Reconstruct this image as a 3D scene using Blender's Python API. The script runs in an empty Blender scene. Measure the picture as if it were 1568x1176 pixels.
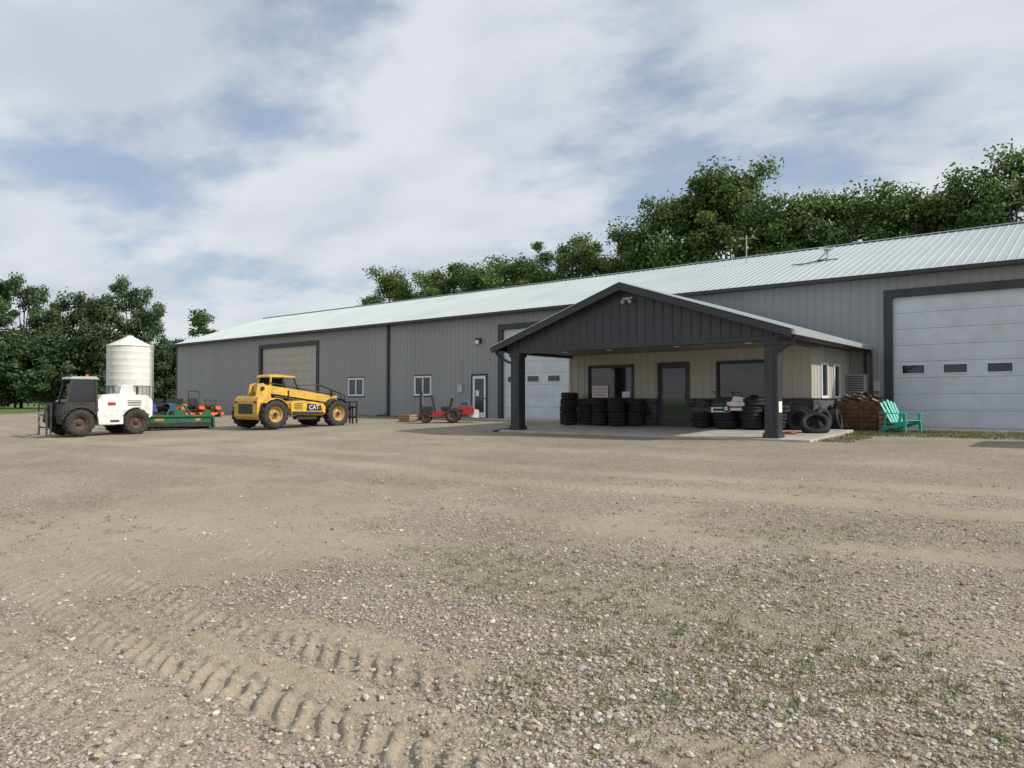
import bpy, math, random
import numpy as np
from mathutils import Vector, Matrix, Euler
random.seed(7)
scene=bpy.context.scene
COL=scene.collection
R_=math.radians

# ------------------------------------------------------------------ materials
def mat(name,col,rough=.6,metal=0.,var=.15,scale=3.,bump=0.,bscale=60.,dirt=None,dirtamt=.0,spec=.5,streak=False):
    m=bpy.data.materials.new(name); m.use_nodes=True
    nt=m.node_tree; N=nt.nodes; L=nt.links
    p=N['Principled BSDF']
    p.inputs['Roughness'].default_value=rough; p.inputs['Metallic'].default_value=metal
    p.inputs['Specular IOR Level'].default_value=spec
    tc=N.new('ShaderNodeTexCoord')
    mp=N.new('ShaderNodeMapping'); L.new(tc.outputs['Object'],mp.inputs['Vector'])
    if streak: mp.inputs['Scale'].default_value=(1,1,.12)
    nz=N.new('ShaderNodeTexNoise'); nz.inputs['Scale'].default_value=scale; nz.inputs['Detail'].default_value=5
    L.new(mp.outputs['Vector'],nz.inputs['Vector'])
    mr=N.new('ShaderNodeMapRange'); mr.inputs['From Min'].default_value=.3; mr.inputs['From Max'].default_value=.7
    mr.inputs['To Min'].default_value=1-var; mr.inputs['To Max'].default_value=1+var
    L.new(nz.outputs['Fac'],mr.inputs['Value'])
    mx=N.new('ShaderNodeVectorMath'); mx.operation='SCALE'; mx.inputs[0].default_value=col[:3]
    L.new(mr.outputs['Result'],mx.inputs['Scale'])
    out=mx.outputs['Vector']
    if dirtamt>0:
        d=dirt or (.16,.13,.09)
        n2=N.new('ShaderNodeTexNoise'); n2.inputs['Scale'].default_value=scale*2.3; n2.inputs['Detail'].default_value=6
        L.new(tc.outputs['Object'],n2.inputs['Vector'])
        m2=N.new('ShaderNodeMapRange'); m2.inputs['From Min'].default_value=.42; m2.inputs['From Max'].default_value=.72
        m2.inputs['To Max'].default_value=dirtamt; L.new(n2.outputs['Fac'],m2.inputs['Value'])
        mm=N.new('ShaderNodeMix'); mm.data_type='RGBA'; L.new(m2.outputs['Result'],mm.inputs['Factor'])
        L.new(out,mm.inputs['A']); mm.inputs['B'].default_value=(*d,1); out=mm.outputs['Result']
    L.new(out,p.inputs['Base Color'])
    if bump>0:
        n3=N.new('ShaderNodeTexNoise'); n3.inputs['Scale'].default_value=bscale; n3.inputs['Detail'].default_value=4
        L.new(tc.outputs['Object'],n3.inputs['Vector'])
        b=N.new('ShaderNodeBump'); b.inputs['Strength'].default_value=bump; b.inputs['Distance'].default_value=.02
        L.new(n3.outputs['Fac'],b.inputs['Height']); L.new(b.outputs['Normal'],p.inputs['Normal'])
    return m
M={}
M['wall']=mat('gray_steel_siding',(.285,.292,.295),.45,0,.06,.5,dirt=(.27,.25,.22),dirtamt=.14,streak=True)
M['roof']=mat('galvalume_roof',(.45,.50,.495),.42,.25,.07,.4,streak=False)
M['char']=mat('charcoal_trim',(.032,.034,.039),.45,0,.15,2)
M['char2']=mat('charcoal_siding',(.038,.041,.048),.45,0,.1,1)
M['door']=mat('overhead_door_white',(.62,.66,.71),.5,0,.05,1.2,dirt=(.4,.36,.3),dirtamt=.2)
M['doortan']=mat('overhead_door_almond',(.46,.43,.38),.5,0,.05,1.2,dirt=(.35,.3,.24),dirtamt=.25)
M['white']=mat('white_paint',(.74,.74,.72),.4,0,.05,2,dirt=(.3,.26,.2),dirtamt=.35)
M['trimw']=mat('white_vinyl',(.78,.78,.77),.4,0,.03,2)
M['cream']=mat('light_stone_siding',(.42,.40,.34),.5,0,.05,.8)
M['soffit']=mat('soffit',(.20,.19,.18),.6,0,.05,.8)
M['glass']=mat('dark_glass',(.012,.014,.016),.06,0,.1,1,spec=.8)
M['conc']=mat('concrete',(.42,.40,.36),.85,0,.18,1.3,.3,40,dirt=(.25,.22,.17),dirtamt=.5)
M['rubber']=mat('rubber',(.022,.022,.023),.85,0,.3,6,.3,50,dirt=(.12,.10,.075),dirtamt=.5)
M['rubber2']=mat('rubber_clean',(.014,.014,.015),.75,0,.3,6,.3,50)
M['yellow']=mat('machine_yellow',(.68,.43,.06),.42,0,.1,2,dirt=(.24,.18,.1),dirtamt=.5)
M['yrim']=mat('rim_yellow',(.50,.29,.07),.55,0,.15,4,dirt=(.2,.14,.08),dirtamt=.6)
M['black']=mat('black_paint',(.02,.02,.021),.5,0,.2,4,dirt=(.12,.1,.07),dirtamt=.35)
M['steel']=mat('worn_steel',(.22,.21,.20),.5,.6,.25,6)
M['redrim']=mat('rim_red_brown',(.09,.045,.038),.65,0,.2,5,dirt=(.16,.12,.09),dirtamt=.6)
M['red']=mat('red_paint',(.36,.03,.022),.4,0,.1,3,dirt=(.15,.1,.07),dirtamt=.4)
M['orange']=mat('orange_paint',(.68,.12,.015),.4,0,.1,3)
M['green']=mat('green_paint',(.012,.13,.06),.4,0,.12,3,dirt=(.15,.13,.09),dirtamt=.3)
M['blue']=mat('blue_paint',(.015,.05,.20),.4,0,.1,3,dirt=(.15,.13,.09),dirtamt=.25)
M['teal']=mat('teal_plastic',(.02,.42,.34),.45,0,.05,3)
M['wood']=mat('weathered_wood',(.13,.065,.035),.85,0,.4,7,.4,30)
M['wood2']=mat('pallet_wood',(.30,.22,.13),.85,0,.3,7,.4,30)
M['galv']=mat('galvanised',(.45,.46,.46),.45,.4,.1,2)
M['bin']=mat('bin_white',(.76,.75,.70),.5,0,.05,1,dirt=(.5,.47,.4),dirtamt=.3)
M['bark']=mat('bark',(.09,.075,.06),.9,0,.3,4,.6,20)
M['hose']=mat('dark_hose',(.02,.05,.03),.5)
M['sign']=mat('sign_red',(.45,.06,.06),.5)
M['cap']=mat('light_lens',(.8,.8,.76),.3)

def stone_mat():
    m=bpy.data.materials.new('ledgestone_veneer'); m.use_nodes=True
    N=m.node_tree.nodes; L=m.node_tree.links; p=N['Principled BSDF']; p.inputs['Roughness'].default_value=.85
    tc=N.new('ShaderNodeTexCoord'); mp=N.new('ShaderNodeMapping'); mp.inputs['Scale'].default_value=(3.2,3.2,11)
    L.new(tc.outputs['Object'],mp.inputs['Vector'])
    v=N.new('ShaderNodeTexVoronoi'); v.distance='CHEBYCHEV'; v.inputs['Scale'].default_value=1
    L.new(mp.outputs['Vector'],v.inputs['Vector'])
    cr=N.new('ShaderNodeValToRGB'); e=cr.color_ramp.elements
    e[0].color=(.018,.019,.022,1); e[1].color=(.12,.12,.125,1)
    sep=N.new('ShaderNodeSeparateColor'); L.new(v.outputs['Color'],sep.inputs['Color'])
    L.new(sep.outputs['Red'],cr.inputs['Fac']); L.new(cr.outputs['Color'],p.inputs['Base Color'])
    b=N.new('ShaderNodeBump'); b.inputs['Strength'].default_value=.8; b.inputs['Distance'].default_value=.05
    L.new(v.outputs['Distance'],b.inputs['Height']); b.invert=True; L.new(b.outputs['Normal'],p.inputs['Normal'])
    return m
M['stone']=stone_mat()

# ------------------------------------------------------------------ mesh builder
class B:
    def __init__(s): s.v=[];s.f=[];s.mi=[];s.sm=[];s.mats=[]
    def mid(s,k):
        m=M[k] if isinstance(k,str) else k
        if m not in s.mats: s.mats.append(m)
        return s.mats.index(m)
    def add(s,V,F,k,smooth=False):
        o=len(s.v); s.v+= [tuple(p) for p in V]; i=s.mid(k)
        for f in F: s.f.append(tuple(o+j for j in f)); s.mi.append(i); s.sm.append(smooth)
    def box(s,x0,y0,z0,x1,y1,z1,k):
        V=[(x,y,z) for z in (z0,z1) for y in (y0,y1) for x in (x0,x1)]
        s.add(V,[(0,2,3,1),(4,5,7,6),(0,1,5,4),(2,6,7,3),(0,4,6,2),(1,3,7,5)],k)
    def obox(s,c,size,rot,k):
        R=Euler(rot).to_matrix() if not isinstance(rot,Matrix) else rot
        a,b_,d=[q/2 for q in size]; c=Vector(c)
        V=[c+R@Vector((x,y,z)) for z in (-d,d) for y in (-b_,b_) for x in (-a,a)]
        s.add(V,[(0,2,3,1),(4,5,7,6),(0,1,5,4),(2,6,7,3),(0,4,6,2),(1,3,7,5)],k)
    def beam(s,p0,p1,w,h,k,up=(0,0,1)):
        p0=Vector(p0);p1=Vector(p1); x=(p1-p0).normalized(); y=Vector(up).cross(x).normalized(); z=x.cross(y)
        R=Matrix((x,y,z)).transposed()
        s.obox((p0+p1)/2,((p1-p0).length,w,h),R,k)
    def cyl(s,p0,p1,r,k,r1=None,n=14,cap=True):
        p0=Vector(p0);p1=Vector(p1); r1=r if r1 is None else r1
        a=(p1-p0).normalized(); t=Vector((1,0,0)) if abs(a.x)<.8 else Vector((0,1,0))
        u=a.cross(t).normalized(); w=a.cross(u)
        V=[];
        for c,rr in ((p0,r),(p1,r1)):
            for i in range(n):
                A=2*math.pi*i/n; V.append(c+(u*math.cos(A)+w*math.sin(A))*rr)
        s.add(V,[(i,(i+1)%n,n+(i+1)%n,n+i) for i in range(n)],k,True)
        if cap:
            s.add(V[:n],[tuple(range(n))],k); s.add(V[n:],[tuple(range(n))],k)
    def tube(s,pts,r,k,n=8,radii=None):
        for i in range(len(pts)-1):
            a=r if radii is None else radii[i]; b_=r if radii is None else radii[i+1]
            s.cyl(pts[i],pts[i+1],a,k,b_,n)
    def prism(s,prof,y0,y1,k):   # prof in (x,z), extruded on y
        n=len(prof); V=[(x,y0,z) for x,z in prof]+[(x,y1,z) for x,z in prof]
        s.add(V,[tuple(range(n)),tuple(range(2*n-1,n-1,-1))]+[(i,(i+1)%n,n+(i+1)%n,n+i) for i in range(n)],k)
    def lathe(s,prof,c,axis,k,n=28,closed=False):
        c=Vector(c);a=Vector(axis).normalized(); t=Vector((0,0,1)) if abs(a.z)<.8 else Vector((1,0,0))
        u=a.cross(t).normalized(); w=a.cross(u); m=len(prof); V=[]
        for i in range(n):
            A=2*math.pi*i/n; d=u*math.cos(A)+w*math.sin(A)
            for r,h in prof: V.append(c+d*r+a*h)
        F=[]
        for i in range(n):
            j=(i+1)%n
            for q in range(m if closed else m-1):
                q2=(q+1)%m
                F.append((i*m+q,i*m+q2,j*m+q2,j*m+q))
        s.add(V,F,k,True)
    def mesh(s,name):
        me=bpy.data.meshes.new(name); me.from_pydata([tuple(p) for p in s.v],[],s.f)
        for m in s.mats: me.materials.append(m)
        me.polygons.foreach_set('material_index',s.mi); me.polygons.foreach_set('use_smooth',s.sm)
        me.update(); return me
    def obj(s,name,parent=None,bevel=0,recalc=True):
        me=s.mesh(name)
        if recalc:
            import bmesh
            bm=bmesh.new(); bm.from_mesh(me); bmesh.ops.recalc_face_normals(bm,faces=bm.faces); bm.to_mesh(me); bm.free()
        o=bpy.data.objects.new(name,me); COL.objects.link(o)
        if parent: o.parent=parent
        if bevel>0:
            md=o.modifiers.new('bevel','BEVEL'); md.width=bevel; md.segments=2; md.limit_method='ANGLE'; md.angle_limit=R_(40)
        return o
def empty(name,loc=(0,0,0),rz=0,rot=None):
    e=bpy.data.objects.new(name,None); COL.objects.link(e); e.location=loc
    e.rotation_euler=rot if rot else (0,0,rz); e.empty_display_size=.2
    return e
def textobj(name,txt,size,loc,rot,k,parent=None,ext=.004,align='CENTER'):
    c=bpy.data.curves.new(name,'FONT'); c.body=txt; c.size=size; c.extrude=ext; c.align_x=align
    o=bpy.data.objects.new(name+'_tmp',c); COL.objects.link(o)
    dg=bpy.context.evaluated_depsgraph_get(); me=bpy.data.meshes.new_from_object(o.evaluated_get(dg))
    bpy.data.objects.remove(o); me.materials.clear(); me.materials.append(M[k])
    o=bpy.data.objects.new(name,me); COL.objects.link(o); o.location=loc; o.rotation_euler=rot
    if parent: o.parent=parent
    return o

def ribbed(b,o,u,v,n,ulen,v0,v1,k,pitch=.3,w=.035,d=.02,phase=0.):
    o=Vector(o);u=Vector(u);v=Vector(v);n=Vector(n)
    pts={0.:0.,ulen:0.}
    j=math.ceil((-phase)/pitch)-1
    while True:
        c=j*pitch+phase; j+=1
        if c-w>ulen: break
        for q,h in ((c-w,0),(c-w*.45,d),(c+w*.45,d),(c+w,0)):
            if 0<q<ulen: pts[q]=h
    xs=sorted(pts)
    f0=v0 if callable(v0) else (lambda t:v0); f1=v1 if callable(v1) else (lambda t:v1)
    V=[];F=[]
    for x in xs:
        V.append(o+u*x+v*f0(x)+n*pts[x]); V.append(o+u*x+v*f1(x)+n*pts[x])
    for i in range(len(xs)-1): F.append((2*i,2*i+2,2*i+3,2*i+1))
    b.add(V,F,k)

def gz(x,y):
    return -(27.4-min(max(y,-6),27.4))*.027

# ------------------------------------------------------------------ main building
D=27.6; XL=-56.; XR=16.; EH=5.2; HW=7.7; RH=7.85
bld=empty('steel_shop_building')
ops=[(-44.3,-38.2,0,4.35),(-35.05,-33.65,1.15,2.2),(-29.4,-28.1,1.15,2.2),(-25.15,-24.25,0,2.13),(-23.2,-17.1,0,4.35),(-5.86,.24,0,4.38),(3.5,9.6,0,4.38)]
b=B()
x=XL
def seg(x0,x1,z0,z1):
    ribbed(b,(x0,D,0),(1,0,0),(0,0,1),(0,-1,0),x1-x0,z0,z1,'wall',phase=-(x0%.3))
for (a,c,z0,z1) in ops:
    seg(x,a,-.3,EH)
    if z0>0: seg(a,c,-.3,z0)
    seg(a,c,z1,EH)
    x=c
seg(x,XR,-.3,EH)
ribbed(b,(XR,D+2*HW,0),(-1,0,0),(0,0,1),(0,1,0),XR-XL,-.3,EH,'wall')
gab=lambda t: EH+(RH-EH)*(1-abs(t-HW)/HW)
ribbed(b,(XL,D+2*HW,0),(0,-1,0),(0,0,1),(-1,0,0),2*HW,-.3,gab,'wall')
ribbed(b,(XR,D,0),(0,1,0),(0,0,1),(1,0,0),2*HW,-.3,gab,'wall')
b.obj('walls',bld,recalc=False)
b=B()
sl=math.hypot(HW,RH-EH); vy=HW/sl; vz=(RH-EH)/sl
ribbed(b,(XL-.3,D,EH+.06),(1,0,0),(0,vy,vz),(0,-vz,vy),XR-XL+.6,-.42,sl,'roof',w=.03,d=.022)
ribbed(b,(XR+.3,D+2*HW,EH+.06),(-1,0,0),(0,-vy,vz),(0,vz,vy),XR-XL+.6,-.42,sl,'roof',w=.03,d=.022)
b.box(XL-.32,D+HW-.16,RH+.06,XR+.32,D+HW+.16,RH+.1,'roof')
b.obj('roof',bld,recalc=False)
b=B()
b.box(XL-.3,D-.46,EH-.14,XR+.3,D-.40,EH-.005,'char')
b.box(XL-.3,D-.395,EH-.12,XR+.3,D-.03,EH-.10,'char2')
b.box(XL-.33,D-.42,EH-.1,XL-.28,D+.0,EH+.1,'char')
b.box(XL-.03,D-.03,-.2,XL+.12,D-.022,EH-.12,'char')
for px in (-31.5,):
    b.box(px-.07,D-.12,0,px+.07,D-.022,EH-.1,'char')
    b.beam((px,D-.07,.12),(px-.5,D-.5,.03),.09,.07,'char')
b.box(-6.75,D-.10,0,-6.66,D-.022,2.6,'char')
for (a,c,z0,z1) in ops:
    if z1>4:
        w=.26
        b.box(a-w,D-.05,-.05,a,D+.16,z1+.26,'char'); b.box(c,D-.05,-.05,c+w,D+.16,z1+.26,'char')
        b.box(a,D-.052,z1,c,D+.16,z1+.26,'char')
b.obj('trim',bld,bevel=.008)
def ohd(a,c,z1,k,win=True):
    b=B(); n=8; h=z1/n; y=D+.10
    for i in range(n):
        z=i*h
        b.box(a,y,z+.004,c,y+.05,z+h-.004,k)
        m=round((c-a)/1.22); w=(c-a)/m
        for j in range(m):
            if i==3 and win:
                xa=a+j*w+.28; xb=a+(j+1)*w-.28
                b.box(xa-.03,y-.018,z+.12,xb+.03,y-.002,z+h-.1,'trimw')
                b.box(xa,y-.024,z+.15,xb,y-.019,z+h-.13,'glass')
            else:
                b.box(a+j*w+.08,y-.006,z+.08,a+(j+1)*w-.08,y-.002,z+h-.08,k)
    b.box(a,y-.01,-.02,c,y+.05,.002,'rubber')
    b.obj('overhead_door',bld,bevel=.003)
ohd(-44.3,-38.2,4.35,'doortan',False); ohd(-23.2,-17.1,4.35,'door'); ohd(-5.86,.24,4.38,'door'); ohd(3.5,9.6,4.38,'door')
b=B()
for (a,c) in ((-35.05,-33.65),(-29.4,-28.1)):
    y=D-.05; f=.09
    b.box(a,y,1.15,a+f,D+.05,2.2,'trimw'); b.box(c-f,y,1.15,c,D+.05,2.2,'trimw')
    b.box(a+f,y,1.15,c-f,D+.05,1.15+f,'trimw'); b.box(a+f,y,2.2-f,c-f,D+.05,2.2,'trimw')
    mx=(a+c)/2; b.box(mx-.04,y+.01,1.15+f,mx+.04,D+.05,2.2-f,'trimw')
    b.box(a+f,y+.05,1.15+f,c-f,y+.06,2.2-f,'glass')
    b.box(a-.06,D-.035,1.08,c+.06,D-.021,1.149,'char');b.box(a-.06,D-.035,2.201,c+.06,D-.021,2.27,'char')
b.obj('windows',bld,bevel=.006)
b=B(); a,c=-25.15,-24.25; y=D-.03
b.box(a-.09,D-.05,0,a,D+.05,2.22,'char'); b.box(c,D-.05,0,c+.09,D+.05,2.22,'char'); b.box(a,D-.05,2.13,c,D+.05,2.22,'char')
b.box(a,y+.01,0,a+.14,y+.06,2.13,'trimw'); b.box(c-.14,y+.01,0,c,y+.06,2.13,'trimw')
b.box(a+.14,y+.01,0,c-.14,y+.06,.28,'trimw'); b.box(a+.14,y+.01,1.98,c-.14,y+.06,2.13,'trimw')
b.box(a+.14,y+.03,.28,c-.14,y+.04,1.98,'glass'); b.cyl((c-.07,y,1),(c-.07,y-.05,1),.03,'steel')
b.box(a+.2,y+.022,1.1,a+.42,y+.028,1.4,'trimw')
b.obj('walk_door',bld,bevel=.005)
b=B()
b.box(-24.85,D-.18,3.75,-24.55,D-.022,4.0,'black'); b.box(-24.82,D-.2,3.73,-24.58,D-.16,3.9,'cap')
b.obj('wall_light',bld)
b=B()
b.box(-26.1,D-.12,1.3,-25.8,D-.022,1.7,'galv'); b.tube([(-25.95,D-.06,1.7),(-25.95,D-.06,3.0)],.02,'galv'); b.box(-36.9,D-.10,.5,-36.7,D-.022,.8,'galv'); b.box(-6.45,D-.1,1.2,-6.25,D-.022,1.55,'galv')
b.obj('utility_boxes',bld)
def roofz(y): return EH+.06+(y-D)*(RH-EH)/HW
sd=empty('satellite_dish',(-9.1,31.6,roofz(31.6)))
b=B(); b.cyl((0,0,0),(0,0,.45),.03,'galv'); 
b.obox((0,0,.5),(.62,.42,.05),(R_(10),R_(8),.2),'trimw'); b.obox((0,0,.44),(.25,.2,.07),(0,0,0),'galv')
b.beam((-.4,0,.02),(.4,0,.02),.04,.04,'black'); b.beam((0,0,.4),(-.35,-.1,.03),.03,.03,'black'); b.tube([(0,0,.1),(-.7,-.5,-.12),(-1.3,-.45,-.1)],.02,'black')
b.obj('dish_and_mount',sd,bevel=.01)
an=empty('weather_vane_antenna',(-13.3,33.6,roofz(33.6)))
b=B(); b.cyl((0,0,0),(0,0,1.3),.025,'galv'); b.beam((-.35,0,1.15),(.35,0,1.15),.02,.02,'galv')
b.obox((-.25,0,1.2),(.2,.06,.08),(0,0,0),'wood2'); b.cyl((.3,0,1.15),(.3,0,1.28),.04,'wood2'); b.cyl((0,0,.75),(.0,.2,.75),.04,'galv')
b.obj('mast_and_vane',an)

# ------------------------------------------------------------------ office + porch
off=empty('office_porch')
OX0,OX1,OY=-16.3,-7.26,23.4; PX0,PX1,PY=-16.9,-6.55,19.55
RX=-11.73; EZ=2.74; AZ=4.48
WH=2.62
b=B()
wops=[(-15.35,-13.53,.95,2.12),(-12.43,-11.36,0,2.14),(-10.25,-8.67,.95,2.12)]
def oseg(x0,x1,z0,z1):
    if z1-z0<.01: return
    ribbed(b,(x0,OY,0),(1,0,0),(0,0,1),(0,-1,0),x1-x0,z0,z1,'cream',pitch=.3,w=.03,d=.022,phase=-(x0%.3))
x=OX0
for a,c,z0,z1 in wops:
    oseg(x,a,.9,WH); oseg(a,c,z1,WH)
    if z0>0.9: oseg(a,c,.9,z0)
    x=c
oseg(x,OX1,.9,WH)
sops=[(.95,1.65),(2.3,3.0)]
def sseg(y0,y1,z0,z1):
    ribbed(b,(OX1,OY+y0,0),(0,1,0),(0,0,1),(1,0,0),y1-y0,z0,z1,'cream',w=.03,d=.02,phase=-(y0%.3))
y=0
for a,c in sops:
    sseg(y,a,.9,WH); sseg(a,c,2.1,WH); y=c
sseg(y,D-OY,.9,WH); 
ribbed(b,(OX0,D,0),(0,-1,0),(0,0,1),(-1,0,0),D-OY,-.1,WH,'cream',w=.03,d=.02)
b.obj('office_walls',off,recalc=False)
b=B()
b.box(OX0-.05,OY-.10,-.15,wops[1][0]-.08,OY+.05,.9,'stone'); b.box(wops[1][1]+.08,OY-.10,-.15,OX1+.1,OY+.05,.9,'stone')
b.box(OX1-.05,OY+.055,-.15,OX1+.1,D-.03,.9,'stone')
b.obj('stone_wainscot',off)
b=B()
b.box(OX0-.06,OY-.13,.905,wops[1][0]-.08,OY-.025,.95,'char'); b.box(wops[1][1]+.08,OY-.13,.905,OX1+.13,OY-.025,.95,'char')
b.box(OX1+.025,OY-.02,.905,OX1+.13,D-.03,.95,'char')
for a,c,z0,z1 in wops:
    f=.07
    zz=z0 if z0>0 else 0
    b.box(a-f,OY-.05,zz-.0,a,OY+.06,z1+f,'char'); b.box(c,OY-.05,zz,c+f,OY+.06,z1+f,'char'); b.box(a,OY-.05,z1,c,OY+.06,z1+f,'char')
b.box(OX1-.02,OY-.03,.95,OX1+.03,OY-.0225,WH,'cream')
b.obj('office_trim',off,bevel=.006)
b=B()
for a,c,z0,z1 in (wops[0],wops[2]):
    b.box(a,OY+.02,z0,c,OY+.03,z1,'glass'); b.box(a,OY,z0,a+.04,OY+.05,z1,'black'); b.box(c-.04,OY,z0,c,OY+.05,z1,'black')
    b.box(a+.04,OY,z1-.04,c-.04,OY+.05,z1,'black'); b.box(a+.04,OY,z0,c-.04,OY+.05,z0+.04,'black')
a,c=wops[1][:2]
b.box(a,OY,0,a+.1,OY+.05,2.14,'char'); b.box(c-.1,OY,0,c,OY+.05,2.14,'char'); b.box(a+.1,OY,2.0,c-.1,OY+.05,2.14,'char'); b.box(a+.1,OY,0,c-.1,OY+.05,.25,'char')
b.box(a+.1,OY+.02,.25,c-.1,OY+.03,2.0,'glass'); b.box(a+.1,OY-.03,1.0,c-.1,OY-.01,1.05,'steel')
b.cyl((c-.12,OY-.06,.9),(c-.12,OY-.06,1.25),.015,'steel')
for y0,y1 in sops:
    y0+=OY;y1+=OY; f=.08
    b.box(OX1-.03,y0,.95,OX1+.045,y0+f,2.1,'trimw');b.box(OX1-.03,y1-f,.95,OX1+.045,y1,2.1,'trimw')
    b.box(OX1-.03,y0+f,2.1-f,OX1+.045,y1-f,2.1,'trimw');b.box(OX1-.03,y0+f,.95,OX1+.045,y1-f,.95+f,'trimw')
    b.box(OX1,y0+f,.95+f,OX1+.01,y1-f,2.1-f,'glass')
b.obj('office_windows_door',off,bevel=.004)
b=B(); b.box(-15.25,OY-.012,.99,-14.55,OY-.004,1.42,'trimw'); b.box(-13.95,OY-.012,.99,-13.62,OY-.004,1.2,'trimw'); b.obj('window_posters',off)
textobj('window_poster_text','WARNING',.15,(-14.9,OY-.014,1.27),(R_(90),0,0),'sign',off,.002)
textobj('window_poster_text_small','NO SMOKING\nFIREARMS',.1,(-14.9,OY-.014,1.15),(R_(90),0,0),'sign',off,.002)
b=B()
ul=D-PY
for sgn,xe in ((-1,PX0),(1,PX1)):
    hx=abs(xe-RX); L=math.hypot(hx,AZ-EZ); v=(-sgn*hx/L,0,(AZ-EZ)/L); n=(sgn*(AZ-EZ)/L,0,hx/L)
    ribbed(b,(xe,PY-.05,EZ+.02),(0,1,0),v,n,ul+.03,-.06,L,'roof',w=.03,d=.022)
b.obj('porch_roof_sheets',off,recalc=False)
b=B()
th=.20
def zr(x): return EZ+(AZ-EZ)*(1-abs(x-RX)/((RX-PX0) if x<RX else (PX1-RX)))
b.prism([(PX0,EZ-.0),(RX,AZ),(PX1,EZ),(PX1,EZ-th),(RX,AZ-th-.01),(PX0,EZ-th)],PY-.03,PY+.02,'char')
b.prism([(PX0,EZ-.02),(RX,AZ-.02),(PX1,EZ-.02),(PX1,EZ-.06),(RX,AZ-.07),(PX0,EZ-.06)],PY+.021,D-.03,'char2')
b.box(PX0-.09,PY,EZ-.13,PX0+.01,D-.03,EZ,'char'); b.box(PX1-.01,PY,EZ-.13,PX1+.09,D-.03,EZ,'galv')
b.obj('porch_fascia',off,bevel=.006)
b=B()
GX0,GX1=-16.45,-6.95; GY=PY+.32
ribbed(b,(GX0,GY,0),(1,0,0),(0,0,1),(0,-1,0),GX1-GX0,2.62,lambda t: zr(GX0+t)-.05,'char2',pitch=.3,w=.03,d=.025)
b.obj('gable_siding',off,recalc=False)
b=B()
b.box(GX0,GY-.03,2.50,GX1,GY+.3,2.62,'char')
b.box(GX0,GY+.301,2.50,GX0+.3,OY+.3,2.62,'char'); b.box(GX1-.3,GY+.301,2.50,GX1,OY-.02,2.62,'char')
b.box(GX0+.3,GY+.301,2.585,GX1-.3,OY+.05,2.60,'soffit')
b.box(PX0,PY+.03,EZ-.16,GX0-.001,D-.03,EZ-.14,'char2');b.box(GX1+.001,PY+.03,EZ-.16,PX1-.012,D-.03,EZ-.14,'char2')
for lx in (-15.0,-13.2,-10.7,-8.4):
    b.cyl((lx,21.3,2.565),(lx,21.3,2.584),.1,'cap',n=20)
b.box(RX-.04,GY-.1,3.98,RX+.3,GY-.03,4.05,'galv'); b.cyl((RX+.02,GY-.1,3.97),(RX+.0,GY-.2,3.9),.06,'galv'); b.cyl((RX+.22,GY-.1,3.97),(RX+.26,GY-.2,3.9),.06,'galv')
b.obj('porch_soffit_beam',off,bevel=.006)
b=B()
for px in (-16.1,-7.2):
    zb=-.16
    b.box(px-.18,20.0-.18,zb,px+.18,20.0+.18,2.50,'char'); b.box(px-.22,20.0-.22,zb-.02,px+.22,20.0+.22,.0,'char'); b.box(px-.22,19.78,2.38,px+.22,20.22,2.498,'char')
    b.box(px-.05,20.-.19,.1,px+.05,20.-.181,2.3,'char2')
b.box(-7.0,19.86,.55,-7.015,20.1,.85,'trimw')
b.obj('porch_posts',off,bevel=.012)
b=B()
b.tube([(PX1+.04,PY+.15,EZ-.12),(PX1-.1,PY+.28,EZ-.35),(-7.0,20.0-.2,EZ-.55),(-7.02,19.78,EZ-.8),(-7.02,19.78,-.1)],.045,'char')
b.tube([(PX0,PY+.15,EZ-.1),(PX0+.12,PY+.25,EZ-.35),(-16.3,20.0,EZ-.6),(-16.34,20.0,-.1),(-16.9,19.6,-.2)],.045,'char')
b.tube([(PX1+.04,D-.4,EZ-.1),(PX1+.04,D-.12,EZ-.3),(PX1+.04,D-.09,.1)],.045,'char')
b.obj('porch_downspouts',off)
b=B()
V=[(-16.6,19.55,-.5),(-6.1,19.55,-.5),(-6.1,OY+.2,-.5),(-16.6,OY+.2,-.5),(-16.6,19.55,-.15),(-6.1,19.55,-.15),(-6.1,OY+.2,.0),(-16.6,OY+.2,.0)]
b.add(V,[(0,3,2,1),(4,5,6,7),(0,1,5,4),(1,2,6,5),(2,3,7,6),(3,0,4,7)],'conc')
b.obj('porch_slab',off,bevel=.015)
b=B()
for x0,x1,y0 in ((-6.9,2.2,25.1),(-24,-16.7,25.9),(-45,-37.5,25.8),(-26,-24.05,26.4)):
    b.box(x0,y0,-.4,x1,D-.001,.005 if x0>-25 else -.004,'conc')
b.obj('concrete_apron',None,bevel=.015)
b=B(); b.box(-6.0,D-.001,-.1,.24,D+.098,.003,'conc');b.obj('door_sill',bld)
ac=empty('air_conditioner_unit',(-6.93,D,1.15)); b=B()
b.box(-.3,-.45,0,.3,-.03,.62,'galv')
for i in range(9): b.box(-.26,-.462,.06+i*.06,.26,-.451,.09+i*.06,'black')
b.beam((-.2,-.02,-.3),(-.2,-.4,-.01),.04,.03,'galv'); b.beam((.2,-.02,-.3),(.2,-.4,-.01),.04,.03,'galv')
b.obj('housing',ac,bevel=.01)

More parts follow.
